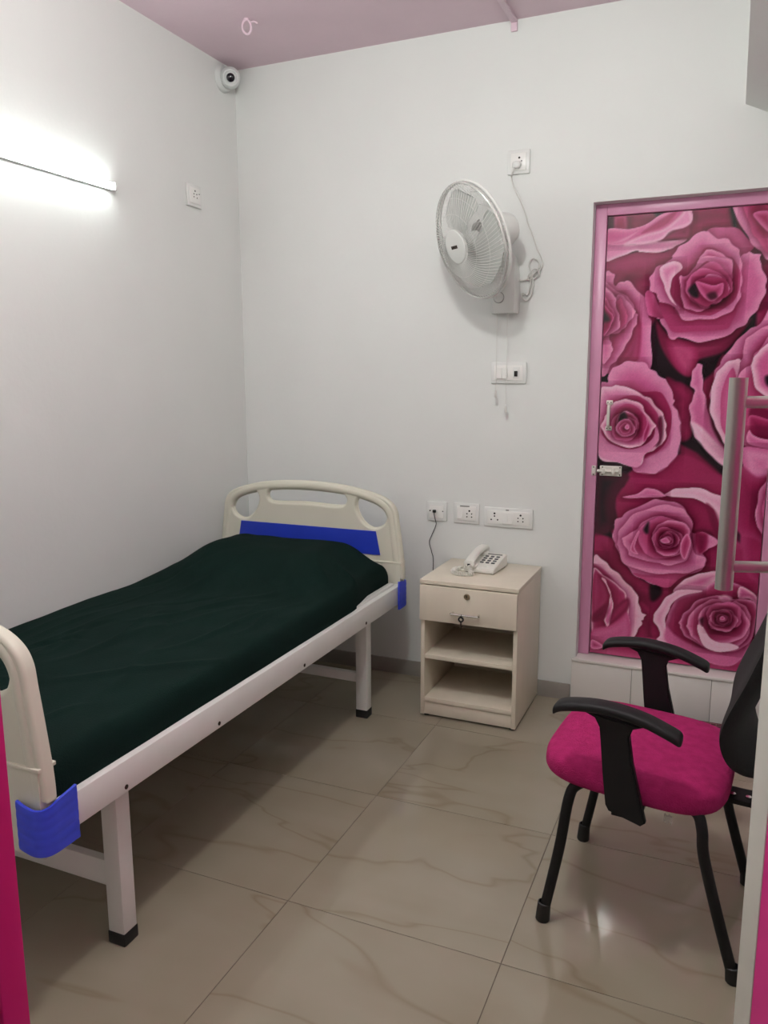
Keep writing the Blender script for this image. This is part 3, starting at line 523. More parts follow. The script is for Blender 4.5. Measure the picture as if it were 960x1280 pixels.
# leaf from the hinge to its free edge
hin = Vector((2.530, -2.885, 0)); fre = Vector((2.2835, -2.09, 0))
dl = (fre-hin); LW = dl.length; dl.normalize()
ang = math.atan2(dl.y, dl.x)
ld = struct(bpy.data.objects.new('door_2', None), 'open magenta entrance door leaf with white edge at the right', 'door'); COL.objects.link(ld)
ld.location = hin; ld.rotation_euler = (0, 0, ang); WM[ld] = Matrix.Translation(hin) @ Matrix.Rotation(ang, 4, 'Z')
# local: +x towards the free edge, +y towards the left (camera) face
b = BM(); box(b, (LW-.064, -.036, .012), (LW, 0, 2.085), bev=.0015); obj('edge_stile', b, LEAFW, ld, local=True)
b = BM(); box(b, (0, -.034, .012), (LW-.0645, -.001, 2.085), bev=.0015); obj('leaf_panel', b, LEAFP, ld, local=True)
b = BM(); box(b, (.06, -.0015, .03), (LW-.125, .0035, 2.06), bev=.001); obj('film_panel', b, LEAFP, ld, local=True)
hx = LW-.031; oy = .075; z0, z1 = 1.112, 1.418
b = BM(); cyl(b, (hx, oy, z0), (hx, oy, z1), .0125, seg=28)
for z in (z0+.034, z1-.034): cyl(b, (hx, -.001, z), (hx, oy, z), .0085, seg=20)
obj('bar_handle', b, STEEL, ld, local=True)

# ------------------------------------------------------------------ hospital bed
bed = thing('hospital_bed', 'white steel hospital bed with cream end boards and blue panels', 'bed', (.48, -1.26, 0))
def board(name, y, outer):
    """end board: profile with three openings; outer = +1 when its outside faces -Y"""
    CX = .49
    half = [(.472, .545), (.470, .60), (.458, .70), (.446, .785), (.436, .845), (.405, .885), (.34, .914), (.2, .942), (0, .953)]
    prof = half + [(-x, z) for x, z in half[-2::-1]]
    out = [p for p in spline([(x, z, 0) for x, z in prof], 6)]
    cu = bpy.data.curves.new('c', 'CURVE'); cu.dimensions = '2D'; cu.fill_mode = 'BOTH'; cu.extrude = .009; cu.bevel_depth = .009; cu.bevel_resolution = 3; cu.offset = -.009
    def sp(pts):
        s = cu.splines.new('POLY'); s.points.add(len(pts)-1); s.use_cyclic_u = True
        for q, p in zip(s.points, pts): q.co = (p[0], p[1], 0, 1)
    sp(out)
    h1 = [(-.398, .832), (-.384, .877), (-.325, .898), (-.262, .894), (-.248, .852), (-.275, .795), (-.328, .763), (-.382, .782)]
    h2 = [(-.200, .892), (-.16, .913), (0, .923), (.16, .913), (.200, .892), (.196, .862), (.155, .848), (0, .853), (-.155, .848), (-.196, .862)]
    for hole in (h1, h2, [(-x, z) for x, z in h1]): sp(spline([(x, z, 0) for x, z in hole], 6, True))
    co = bpy.data.objects.new('c', cu); COL.objects.link(co); dg = bpy.context.evaluated_depsgraph_get()
    me = bpy.data.meshes.new_from_object(co.evaluated_get(dg)); bpy.data.objects.remove(co)
    b = BM(); b.from_mesh(me); bpy.data.meshes.remove(me)
    b.transform(Matrix.Translation((CX, y, 0)) @ Matrix(((1, 0, 0, 0), (0, 0, -1, 0), (0, 1, 0, 0), (0, 0, 0, 1))))
    # thick rounded rim along the top and sides
    rim = [Vector((CX+p.x*.938, y, .60+(p.y-.60)*.945)) for p in out]
    tube(b, rim, .0225, 12)
    # raised lips round the openings
    for hole in (h1, h2, [(-x, z) for x, z in h1]):
        c = Vector((sum(x for x, z in hole)/len(hole), sum(z for x, z in hole)/len(hole)))
        tube(b, [Vector((CX+c.x+(p.x-c.x)*1.07, y, c.y+(p.y-c.y)*1.10)) for p in spline([(x, z, 0) for x, z in hole], 4, True)], .0110, 8, closed=True)
    # lower block below the seam
    prism(b, [(CX-.462, .42), (CX+.462, .42), (CX+.460, .618), (CX-.460, .618)], 1, y-.0215, y+.0215)
    o = obj(name, b, CREAM, bed, ang=50)
    for s in (-1, 1):
        b = BM(); prism(b, [(CX-.365, .648), (CX+.365, .648), (CX+.345, .752), (CX-.345, .752)], 1, y+s*.0175, y+s*.0215); obj('blue_panel', b, BLUE, o)
    b = BM(); box(b, (CX-.466, y-.0243, .6145), (CX+.466, y+.0243, .6235), bev=.002); obj('seam_strip', b, CREAM, o)
    return o
HY, FYB = -.268, -2.245
board('headboard', HY, -1); board('footboard', FYB, 1)
def guard(y, s):
    """blue corner guard round the right edge of a board; s=-1: outside faces -Y"""
    path = spline([(px, py, 0) for px, py in ((.898, y+s*.033), (.922, y+s*.035), (.944, y+s*.033), (.957, y+s*.022), (.962, y+s*.004), (.962, y-s*.02), (.961, y-s*.066))], 8)
    b = BM(); rows = []; N = len(path); rowz = []
    nz = 26; prev = []
    for i, p in enumerate(path):
        d = (path[min(i+1, N-1)]-path[max(i-1, 0)]).normalized(); n = Vector((d.y, -d.x, 0))
        if n.dot(p-Vector((.94, y-s*.04, 0))) < 0: n = -n
        f = i/(N-1)
        zt = .550-.016*sin(pi*f); zb = .440-.014*f-.004*sin(pi*f)
        ring = []
        for k in range(nz+1):
            z = zb+(zt-zb)*k/nz
            bulge = 0.0013*(abs(sin(k/nz*pi*5+f*.8))**.5)
            ring.append(Vector((p.x, p.y, z))+n*(.003+bulge))
        for k in range(nz, -1, -1):
            z = zb+(zt-zb)*k/nz; ring.append(Vector((p.x, p.y, z))-n*.003)
        vs = [b.verts.new(q) for q in ring]
        if prev:
            m = len(vs)
            for k in range(m): b.faces.new((prev[k], prev[(k+1) % m], vs[(k+1) % m], vs[k]))
        else: b.faces.new(vs)
        prev = vs
    b.faces.new(prev[::-1])
    obj('corner_guard', b, BLUE2, bed, ang=60)
guard(FYB, -1); guard(HY, 1)
RX, RT, RB = .956, .5274, .4466
def rail(x0, x1, lip):
    b = BM(); box(b, (x0, FYB+.02, RB), (x1, HY-.02, RT), bev=.003)
    if lip: box(b, (x0-.012, FYB+.06, RT-.004), (x0+.012, HY-.05, RT+.010), bev=.002)
    return obj('side_rail', b, BEDW, bed)
rr = rail(RX-.035, RX, True); rail(.006, .041, False)
for y in (-.656, -1.153, -1.643, -2.02):
    b = BM(); lathe(b, (RX-.002, y, .461), (1, 0, 0), [(0, .006), (.003, .006), (.0042, .004), (.0045, 0)], 12); obj('bolt', b, DARKM, rr)
for (x0, x1) in ((.85, .90), (.06, .11)):
    for (y0, y1) in ((-.535, -.487), (-2.0, -1.952)):
        b = BM(); box(b, (x0, y0, .03), (x1, y1, RB+.03), bev=.003); lg = obj('leg', b, BEDW, bed)
        b = BM(); box(b, (x0-.002, y0-.002, 0), (x1+.002, y1+.002, .036), bev=.004); obj('rubber_foot', b, RUBB, lg)
for y, z0, z1 in ((-1.976, .150, .219), (-.511, .150, .190)):
    b = BM(); box(b, (.109, y-.012, z0), (.851, y+.012, z1), bev=.002); obj('crossbar', b, BEDW, bed)
for y in (-.4, -.9, -1.4, -1.9):
    b = BM(); box(b, (.04, y-.02, .455), (.922, y+.02, .485), bev=.002); obj('base_slat', b, BEDW, bed)
b = BM(); box(b, (.041, FYB+.03, .486), (.921, HY-.03, .50)); obj('base_sheet', b, BEDW, bed)

# mattress under its dark green sheet, with a pillow beneath
def sheet():
    x0, x1, y0, y1 = .018, .936, FYB+.034, HY-.034
    cl = lambda x, a, b: max(0, min(1, (x-a)/(b-a)))
    sm = lambda t: t*t*(3-2*t)
    ed = [0, .0006, .002, .005, .010, .016, .024, .034, .046, .060]
    def axis(a, b, n):
        L = [a+e for e in ed]; Rr = [b-e for e in ed[::-1]]
        m = [L[-1]+(Rr[0]-L[-1])*k/n for k in range(1, n)]
        return L+m+Rr
    XS, YS = axis(x0, x1, 74), axis(y0, y1, 150)
    folds = []
    rnd = random.Random(5)
    for k in range(26):
        cx, cy = rnd.uniform(.1, .85), rnd.uniform(-2.1, -.8); a = R(rnd.uniform(60, 120)) if k % 2 else R(rnd.uniform(15, 60))
        folds.append((cx, cy, cos(a), sin(a), rnd.uniform(.12, .40), rnd.uniform(.008, .018), rnd.uniform(.004, .009)*rnd.choice((1, 1, -1))))
    # drag folds spreading from the pillow
    for k in range(9):
        cx = .12+.09*k; folds.append((cx, -.86+.04*sin(k*2.1), .35*sin(k*1.7), 1, .13, .012, .0045))
    for cx, cy, dx, dy, ln, wd, am in ((.80, -.72, .45, -1, .20, .016, .013), (.70, -.80, .3, -1, .22, .018, .009), (.86, -.62, .6, -1, .14, .014, .012), (.50, -.95, .15, -1, .22, .02, .006), (.30, -1.5, .2, 1, .55, .014, .007), (.22, -1.6, .1, 1, .5, .012, .007), (.14, -1.5, .12, 1, .5, .012, .006)):
        q = math.hypot(dx, dy); folds.append((cx, cy, dx/q, dy/q, ln, wd, am))
    def height(x, y):
        # pillow
        px = sm(cl(x, .02, .26))*(1-sm(cl(x, .68, .935)))
        py = sm(cl(y, -1.02, -.58))*(1-.22*sm(cl(y, -.42, -.30)))
        z = .612+.108*(px**.8)*(py**1.15)
        z += .012*noise.noise((x*3.1, y*2.3, 3))+.005*noise.noise((x*9, y*7, 8))
        z -= .018*(1-sm(cl(x, .0, .4)))*(1-sm(cl(y, -.9, -.5)))
        for cx, cy, dx, dy, ln, wd, am in folds:
            ux, uy = x-cx, y-cy; s = (ux*dx+uy*dy)/ln; t = (ux*dy-uy*dx+.03*sin(s*3))/wd
            if abs(s) < 1 and abs(t) < 4: z += am*(1-s*s)**2*math.exp(-t*t)
        return z
    b = BM(); V = []; zb = .517
    rad = .034
    for y in YS:
        row = []
        for x in XS:
            d = min(x-x0, x1-x, y-y0, y1-y)
            p = math.sqrt(max(0, 1-(1-min(d/rad, 1))**2))
            z = height(x, y)
            zz = zb+(z-zb)*(.30+.70*p) if d > 1e-6 else zb
            wv = .006*noise.noise((y*6, x*6, 1)) if x > .87 else 0
            xx = x + (wv*(1-p) if 0 < d else 0) - .036*cl(x, .6, .936)*sm(cl(y, -.75, -.42))
            row.append(b.verts.new((xx, y, zz)))
        V.append(row)
    for j in range(len(YS)-1):
        for i in range(len(XS)-1): b.faces.new((V[j][i], V[j][i+1], V[j+1][i+1], V[j+1][i]))
    ring = V[0] + [r[-1] for r in V[1:]] + V[-1][-2::-1] + [r[0] for r in V[-2:0:-1]]
    b.faces.new([b.verts.new((v.co.x, v.co.y, .5005)) for v in ring][::-1]) if False else None
    low = [b.verts.new((v.co.x, v.co.y, .5003)) for v in ring]; n = len(ring)
    for k in range(n): b.faces.new((ring[k], ring[(k+1) % n], low[(k+1) % n], low[k]))
    b.faces.new(low)
    o = obj('bed_sheet', b, SHEET, ang=80)
    tag(o, 'dark green bed sheet pulled over mattress and pillow on the hospital bed', 'bed sheet')
sheet()

# ------------------------------------------------------------------ bedside cabinet
c0, c1, cf, cb, ch = 1.094, 1.502, -.417, -.012, .5965
cab = thing('bedside_cabinet', 'cream laminate bedside cabinet with one drawer and open shelves', 'cabinet', ((c0+c1)/2, (cf+cb)/2, 0))
b = BM(); box(b, (c0-.003, cf-.006, ch-.017), (c1+.003, cb, ch), bev=.0012); obj('top', b, LAMI, cab)
for x0, x1 in ((c0, c0+.017), (c1-.017, c1)):
    b = BM(); box(b, (x0, cf+.002, .010), (x1, cb, ch-.0175), bev=.0008); obj('side_panel', b, LAMI, cab)
b = BM(); box(b, (c0+.017, cb-.008, .012), (c1-.017, cb-.001, ch-.018)); obj('back_panel', b, LAMD, cab)
b = BM(); box(b, (c0+.0175, cf+.006, .256), (c1-.0175, cb-.009, .274), bev=.0006); obj('shelf', b, LAMI, cab)
b = BM(); box(b, (c0+.0175, cf+.003, .068), (c1-.0175, cb-.009, .086), bev=.0006); obj('shelf', b, LAMI, cab)
b = BM(); box(b, (c0+.0175, cf+.008, .010), (c1-.0175, cf+.024, .067), bev=.0006); obj('kickboard', b, LAMI, cab)
for x in (c0+.02, c1-.02):
    for y in (cf+.025, cb-.03):
        b = BM(); cyl(b, (x, y, 0), (x, y, .011), .012, seg=14); obj('foot', b, RUBB, cab)
b = BM(); box(b, (c0+.001, cf-.015, .428), (c1-.001, cf+.0015, ch-.021), bev=.0012); dr = obj('drawer', b, LAMI, cab)
b = BM(); box(b, (c0+.02, cf+.002, .432), (c1-.02, cb-.012, .445)); obj('drawer_box', b, LAMD, dr)
b = BM(); y = cf-.015
tube(b, spline([(1.240, y, .474), (1.240, y-.017, .474), (1.246, y-.024, .474), (1.342, y-.024, .474), (1.348, y-.017, .474), (1.348, y, .474)], 4), .005, 10)
obj('handle', b, CHROME, dr)
b = BM(); lathe(b, (1.297, y, .546), (0, -1, 0), [(0, .0125), (.003, .0125), (.0045, .011), (.0045, .008), (.002, .0075), (.002, 0)], 24); lk = obj('lock', b, LOCKM, dr)
b = BM(); box(b, (1.2962, y-.0045, .541), (1.2978, y-.001, .551)); obj('keyhole', b, HOLE, lk)
key = thing('cabinet_key', 'small black-headed key hanging from the cabinet drawer handle', 'key', (1.283, y-.024, .472))
b = BM(); t = BM(); lathe(t, (0, 0, 0), (0, 1, 0), [(-.002, .006), (-.002, .012), (.002, .012), (.002, .006), (-.002, .006)], 20)
t.transform(Matrix.Translation((1.283, y-.0305, .459))); join(b, t); obj('key_bow', b, RUBB, key)
b = BM(); box(b, (1.280, y-.032, .421), (1.286, y-.029, .449)); box(b, (1.286, y-.0315, .424), (1.289, y-.0295, .434)); obj('key_blade', b, DARKM, key)
b = BM(); tube(b, [(1.283, y-.0265+.0085*cos(a), .4705+.0085*sin(a)) for a in [2*pi*k/16 for k in range(16)]], .0008, 6, closed=True); obj('key_ring', b, DARKM, key)

# ------------------------------------------------------------------ telephone on the cabinet
ph = thing('telephone', 'ivory corded desk telephone with grey keypad on the bedside cabinet', 'telephone', (1.281, -.150, ch), R(-4))
b = BM()  # body: wedge rising to the back (local frame, z from the cabinet top)
prism(b, [(-.090, .003), (.085, .003), (.090, .010), (.090, .050), (.080, .056), (-.084, .024), (-.090, .018)], 0, -.056, .078)
bmesh.ops.bevel(b, geom=b.edges[:], offset=.003, segments=2, affect='EDGES'); body = obj('phone_body', b, PHONE, ph, local=True)
for x in (-.045, .066):
    for y in (-.075, .07): b = BM(); cyl(b, (x, y, 0), (x, y, .004), .007, seg=10); obj('foot_pad', b, RUBB, ph, local=True)
sl = (.056-.024)/(.080+.084); zt = lambda y: .024+(y+.084)*sl
rx = Matrix.Rotation(math.atan(sl), 3, 'X')
kp = None
for j in range(4):
    for i in range(3):
        loc = (.004+.025*i, -.030+.022*j, zt(-.030+.022*j)+.0005)
        if kp is None:
            b = BM(); box(b, (-.0075, -.005, -.001), (.0075, .005, .003), rx, .001); kp = obj('key', b, KEYG, body, local=True); kp.location = loc
        else: shared('key', kp, body, loc)
b = BM(); box(b, (-.006, -.005, -.001), (.064, .005, .0022), rx, .0008); t = obj('name_strip', b, LCD, body, local=True); t.location = (0, .062, zt(.062))
b = BM(); box(b, (-.006, -.004, -.001), (.012, .004, .0025), rx, .001); t = obj('redial_key', b, PHONE, body, local=True); t.location = (.03, -.066, zt(-.066))
# cradle trough then handset
for y in (-.075, .058): b = BM(); superq(b, (-.026, y, zt(y)+.002), (.026, .026, .009), .6, .6, 24, 10, rx); obj('cradle', b, PHONE, body, local=True)
b = BM()
hp = spline([(-.026, -.108, zt(-.108)+.020), (-.026, -.07, zt(-.07)+.030), (-.026, -.01, zt(-.01)+.034), (-.026, .05, zt(.05)+.028), (-.026, .084, zt(.084)+.016)], 8)
rings = []
for i, p in enumerate(hp):
    f = i/(len(hp)-1); e = abs(2*f-1); wv = .018+.007*e**2.5; hv = .012+.004*e**3
    if i in (0, len(hp)-1): wv *= .6; hv *= .6
    ring = [b.verts.new(p+Vector((wv*math.copysign(abs(cos(2*pi*k/20))**.6, cos(2*pi*k/20)), 0, hv*math.copysign(abs(sin(2*pi*k/20))**.7, sin(2*pi*k/20))))) for k in range(20)]
    if rings:
        A = rings[-1]
        for k in range(20): b.faces.new((A[k], A[(k+1) % 20], ring[(k+1) % 20], ring[k]))
    else: b.faces.new(ring)
    rings.append(ring)
b.faces.new(rings[-1][::-1])
for y in (-.082, .064): lathe(b, (-.026, y, zt(y)+.028), rx @ Vector((0, 0, -1)), [(0, .020), (.014, .022), (.018, .020), (.018, 0)], 22)
obj('handset', b, PHONE, ph, local=True)
b = BM(); box(b, (-.031, -.112, zt(-.108)+.014), (-.019, -.104, zt(-.108)+.023), bev=.001); obj('cord_socket', b, HOLE, ph, local=True)
# coiled cord
b = BM()
base = spline([(-.026, -.112, .036), (-.012, -.126, .020), (.002, -.140, .0105), (-.014, -.160, .0105), (-.050, -.164, .0105), (-.080, -.146, .0105), (-.091, -.108, .0105), (-.082, -.080, .0105), (-.066, -.088, .014), (-.058, -.090, .016)], 40)
L = [0]
for a, c in zip(base, base[1:]): L.append(L[-1]+(c-a).length)
pts = []
for i, p in enumerate(base):
    d = (base[min(i+1, len(base)-1)]-base[max(i-1, 0)]).normalized(); u, v = frame(d); a = L[i]/.0088*2*pi
    pts.append(p+.0078*(cos(a)*u+sin(a)*v))
# resample enough points per turn
dense = spline(pts, 3)
tube(b, dense, .0022, 5); obj('coiled_cord', b, PHONE, ph, local=True)

# ------------------------------------------------------------------ wall plates
def dots(parent, pts, r=.003, axis=1, depth=.0132):
    for (x, z, k) in pts:
        b = BM()
        if axis == 1: cyl(b, (x, -depth-.0006, z), (x, -depth+.003, z), r*k, seg=10)
        else: cyl(b, (depth+.0006, x, z), (depth-.003, x, z), r*k, seg=10)
        obj('socket_hole', b, HOLE, parent)
def plate(name, label, x0, x1, z0, z1, d=.010, group=None):
    t = thing(name, label, 'wall plate', ((x0+x1)/2, 0, (z0+z1)/2), 0, group)
    b = BM(); box(b, (x0, -d, z0), (x1, -.0002, z1), bev=.0035); obj('cover_plate', b, WPLAS, t)
    b = BM(); box(b, (x0+.014, -d-.0032, z0+.013), (x1-.014, -d+.001, z1-.013), bev=.0015); ins = obj('insert', b, WPLAS2, t)
    return t, ins
def rocker(parent, x, z, w=.022, h=.042, on=False):
    b = BM(); prism(b, [(-.0128, z-h/2), (-.0128, z+h/2), (-.0155, z+h/2), (-.0192, z-h/2)], 0, x-w/2, x+w/2); obj('rocker_switch', b, WPLAS2, parent)
def five(x, z, s=1): return [(x, z+.014*s, 1.5), (x-.011*s, z+.001, 1), (x+.011*s, z+.001, 1), (x-.011*s, z-.013*s, 1), (x+.011*s, z-.013*s, 1)]
def three(x, z, s=1): return [(x, z+.016*s, 1.5), (x, z+.004*s, 1.2), (x-.0145*s, z-.012*s, 1.2), (x+.0145*s, z-.012*s, 1.2)]
pl, ins = plate('socket_plate', 'square white socket plate high above the wall fan holding its plug', 1.311, 1.403, 2.230, 2.324)
dots(ins, [(1.360, 2.292, 1.4), (1.370, 2.279, .9)])
pl, ins = plate('switch_plate', 'white switch plate under the fan with one black toggle', 1.259, 1.412, 1.384, 1.474)
rocker(ins, 1.297, 1.428, .021, .044); rocker(ins, 1.321, 1.428, .021, .044)
b = BM(); box(b, (1.356, -.0145, 1.405), (1.384, -.012, 1.453), bev=.001); md = obj('fan_switch_module', b, WPLAS, ins)
b = BM(); box(b, (1.362, -.021, 1.414), (1.376, -.013, 1.437), bev=.002); obj('black_toggle', b, HOLE, md)
pl, ins = plate('telephone_jack_plate', 'white telephone jack plate nearest the headboard with a black cord', .967, 1.064, .764, .852)
dots(ins, [(.985, .810, 1.2), (1.046, .810, .9)])
b = BM(); box(b, (1.000, -.024, .803), (1.014, -.012, .815), bev=.001); obj('jack_plug', b, HOLE, ins)
b = BM(); box(b, (.985, -.0142, .835), (1.045, -.012, .839)); obj('label_slot', b, WPLAS, ins)
pl, ins = plate('socket_plate', 'small white socket and switch plate left of the wide one above the cabinet', 1.098, 1.215, .762, .853)
rocker(ins, 1.129, .808, .021, .046); dots(ins, five(1.172, .806)); 
b = BM(); box(b, (1.128, -.0145, .838), (1.172, -.009, .843), bev=.001); obj('tape_strip', b, LCD, pl)
pl, ins = plate('socket_plate', 'wide white double socket plate above the cabinet nearest the rose door', 1.239, 1.458, .757, .843)
dots(ins, three(1.288, .801)); rocker(ins, 1.336, .799, .021, .046); rocker(ins, 1.360, .799, .021, .046); dots(ins, five(1.405, .801))
b = BM(); box(b, (1.338, -.0125, .832), (1.352, -.009, .837), bev=.001); obj('fixing_screw', b, LCD, pl)
# left wall plate
t = thing('socket_plate', 'square white socket plate on the left wall near the tube light', 'wall plate', (0, -.36, 2.193))
b = BM(); box(b, (.0002, -.410, 2.148), (.011, -.312, 2.240), bev=.0035); obj('cover_plate', b, WPLAS, t)
b = BM(); box(b, (.010, -.396, 2.161), (.0135, -.326, 2.227), bev=.0015); ins = obj('insert', b, WPLAS2, t)
dots(ins, [(-.361, 2.214, 1.3), (-.370, 2.201, 1), (-.370, 2.189, 1), (-.350, 2.201, 1), (-.348, 2.187, 1), (-.332, 2.205, 1)], axis=0)

# telephone cord down behind the cabinet
b = BM(); tube(b, spline([(1.007, -.024, .803), (1.013, -.020, .770), (1.013, -.010, .745), (.992, -.007, .695), (.980, -.007, .660), (.992, -.007, .615), (1.0, -.007, .57), (1.0, -.0125, .40), (1.02, -.013, .10), (1.04, -.016, .005)], 8), .0017, 6)
tag(obj('black_cable', b, CABLEB), 'thin black cable hanging from the telephone jack plate behind the cabinet', 'cable')

# ------------------------------------------------------------------ wall fan
C = Vector((1.2496, -.30, 1.9305)); az, el, RR = R(40), R(-20), .218
n = Vector((-sin(az)*cos(el), -cos(az)*cos(el), sin(el)))
fan = thing('wall_fan', 'white wall mounted fan with wire guard and pull cords', 'fan', (1.315, 0, 1.79))
eu = n.cross(Vector((0, 0, 1))).normalized(); ev = eu.cross(n)      # eu: right seen from the front is -eu
def on(r, a, h): return C+n*h+r*(cos(a)*eu+sin(a)*ev)
b = BM(); tube(b, [on(RR, 2*pi*k/72, .004) for k in range(72)], .0055, 8, closed=True); obj('guard_rim', b, SILV, fan)
b = BM(); tube(b, [on(RR+.004, 2*pi*k/72, -.014) for k in range(72)], .0065, 8, closed=True); obj('guard_rim', b, FANP, fan)
def guard_wires(name, front):
    b = BM(); NW = 84
    for k in range(NW):
        a0 = 2*pi*k/NW; pts = []
        for i in range(9):
            f = i/8; r = .062+(RR-.062)*f
            if front: hgt = .006+.066*(1-f**2.2); a = a0+.42*(1-f)
            else: hgt = -.014-.064*(1-f**2.6); a = a0
            pts.append(on(r, a, hgt))
        tube(b, pts, .00115, 4, cap=False)
    for r in (.12, .172):
        f = (r-.062)/(RR-.062); hgt = .006+.066*(1-f**2.2) if front else -.014-.064*(1-f**2.6)
        tube(b, [on(r, 2*pi*k/60, hgt) for k in range(60)], .001, 4, closed=True)
    o = obj(name, b, WIREM, fan); o['kind'] = 'stuff'
guard_wires('front_guard_wires', True); guard_wires('rear_guard_wires', False)
b = BM(); lathe(b, C+n*.062, n, [(0, .064), (.008, .066), (.013, .062), (.0155, .05), (.0165, .03), (.0165, 0)], 40); hub = obj('hub_badge', b, FANP, fan)
# the small unreadable maker's mark: five dark letter-like strokes
for k in range(5):
    b = BM(); cx = -.017+.0085*k
    e1, e2 = -eu, ev
    o0 = C+n*.0787+e1*cx
    if (o0-CAM).length == 0: pass
    q = [o0+e1*dx+e2*dz for dx, dz in ((-.0034, -.006), (.0034, -.006), (.0034, .006), (-.0034, .006))]
    A = [b.verts.new(p) for p in q]; B = [b.verts.new(p+n*.0009) for p in q]
    b.faces.new(A); b.faces.new(B)
    for i in range(4): b.faces.new((A[i], A[(i+1) % 4], B[(i+1) % 4], B[i]))
    obj('badge_letter', b, DARKM, hub, smooth=False)
b = BM(); lathe(b, C-n*.03, n, [(0, .0), (0, .036), (.045, .034), (.056, .024), (.060, 0)], 28); obj('blade_hub', b, BLADE, fan)
for k in range(3):
    b = BM(); a0 = 2*pi*k/3+R(70); rows = []
    for i in range(13):
        f = i/12; r = .026+.172*f
        wdt = (.34+.62*sin(pi*min(1, f*1.05+.08))**.8) if f < .92 else .62
        half = R(60)*min(1, .55+.75*f)*(1 if f < .8 else math.sqrt(max(.05, 1-((f-.8)/.205)**2)))
        row = []
        for j in range(11):
            g2 = j/10-.5; a = a0+2*half*g2*.92+.25*f
            row.append(on(r, a, -.004+.034*g2*(1-.35*f)+.006*cos(g2*pi)))
        rows.append(row)
    vs = [[b.verts.new(p) for p in row] for row in rows]
    for i in range(12):
        for j in range(10): b.faces.new((vs[i][j], vs[i][j+1], vs[i+1][j+1], vs[i+1][j]))
    bmesh.ops.recalc_face_normals(b, faces=b.faces[:])
    bmesh.ops.solidify(b, geom=b.faces[:], thickness=.0022); obj('blade', b, BLADE, fan)
b = BM(); lathe(b, C-n*.060, -n, [(-.012, .0), (-.012, .062), (0, .068), (.06, .068), (.112, .065), (.138, .054), (.150, .032), (.153, 0)], 36); mot = obj('motor_housing', b, FANP, fan)
b = BM()
mb = C-n*.115
for k in range(9):
    a = R(200+17*k); tube(b, [mb+n*.035+.0685*(cos(a)*eu+sin(a)*ev), mb-n*.01+.0685*(cos(a)*eu+sin(a)*ev)], .0025, 6)
obj('vent_ribs', b, FANP, mot)
b = BM(); tube(b, spline([mb-ev*.05+Vector((0, 0, -.0)), Vector((1.345, -.16, 1.905)), Vector((1.335, -.105, 1.873)), Vector((1.322, -.06, 1.85))], 6), [.030]*6+[.026]*6+[.024]*7, 18); obj('neck', b, FANP, fan)
# wall bracket: tall tapered box with a rounded top
b = BM()
secs = [(1.675, .052, .064), (1.69, .054, .070), (1.74, .054, .072), (1.80, .050, .068), (1.86, .043, .060), (1.895, .034, .048), (1.912, .020, .032)]
prev = None
for z, hw, d in secs:
    cx = 1.318+.010*(z-1.675)/.24
    ring = [(cx-hw, -.0003), (cx-hw, -d*.6), (cx-hw*.86, -d*.9), (cx-hw*.55, -d), (cx+hw*.55, -d), (cx+hw*.86, -d*.9), (cx+hw, -d*.6), (cx+hw, -.0003)]
    vs = [b.verts.new((x, y, z)) for x, y in ring]
    if prev:
        for k in range(8): b.faces.new((prev[k], prev[(k+1) % 8], vs[(k+1) % 8], vs[k]))
    else: b.faces.new(vs)
    prev = vs
b.faces.new(prev[::-1]); br = obj('wall_bracket', b, FANP, fan, ang=40)
b = BM(); lathe(b, (1.303, -.069, 1.737), (0, -1, 0), [(0, .021), (.008, .020), (.010, .018), (.0095, .014), (.006, .0135), (.0065, 0)], 28); obj('speed_dial', b, FANP, br)
b = BM(); tube(b, [(1.303+.0215*cos(a), -.0712, 1.737+.0215*sin(a)) for a in [2*pi*k/28 for k in range(28)]], .0016, 6, closed=True); obj('dial_ring', b, LCD, br)
for x, y, zb in ((1.335, -.045, 1.262), (1.292, -.05, 1.325)):
    b = BM(); tube(b, [(x, y, 1.676), (x, y, (1.676+zb)/2), (x, y, zb+.03)], .0011, 6); cd_ = obj('pull_cord', b, CABLEW, fan)
    b = BM(); lathe(b, (x, y, zb), (0, 0, 1), [(0, .0), (0, .0055), (.012, .006), (.028, .004), (.034, 0)], 14); obj('cord_knob', b, CABLEW, cd_)
# power cable with plug: down from the socket, tied in loops, into the bracket
cbl = thing('fan_cable', 'white fan power cable looped in a bundle below its plug', 'cable', (1.35, 0, 2.25))
b = BM(); superq(b, (1.352, -.026, 2.262), (.017, .013, .014), .7, .7, 20, 10); box(b, (1.334, -.020, 2.258), (1.370, -.0135, 2.278), bev=.003); obj('plug', b, WPLAS, cbl)
b = BM(); y = -.008
tube(b, spline([(1.350, -.034, 2.254), (1.338, -.03, 2.235), (1.330, -.014, 2.215), (1.340, y, 2.178), (1.368, y, 2.125), (1.392, y, 2.07), (1.403, y, 2.032), (1.424, y, 1.985), (1.443, y, 1.932), (1.463, y, 1.893), (1.467, y, 1.868), (1.458, -.012, 1.848), (1.430, -.014, 1.832), (1.405, -.014, 1.812), (1.386, -.012, 1.808), (1.366, -.012, 1.812)], 6), .0032, 7); obj('cable_run', b, CABLEW, cbl)
b = BM()
tube(b, spline([(1.428, -.016, 1.828), (1.412, -.014, 1.868), (1.424, -.012, 1.892), (1.446, -.012, 1.886), (1.456, -.016, 1.862), (1.442, -.02, 1.838), (1.425, -.02, 1.822)], 6, True), .0032, 7, closed=True)
tube(b, spline([(1.425, -.020, 1.828), (1.432, -.014, 1.79), (1.424, -.012, 1.745), (1.404, -.010, 1.725), (1.386, -.010, 1.742), (1.392, -.012, 1.756), (1.408, -.012, 1.750), (1.420, -.016, 1.785)], 6, True), .0032, 7, closed=True)
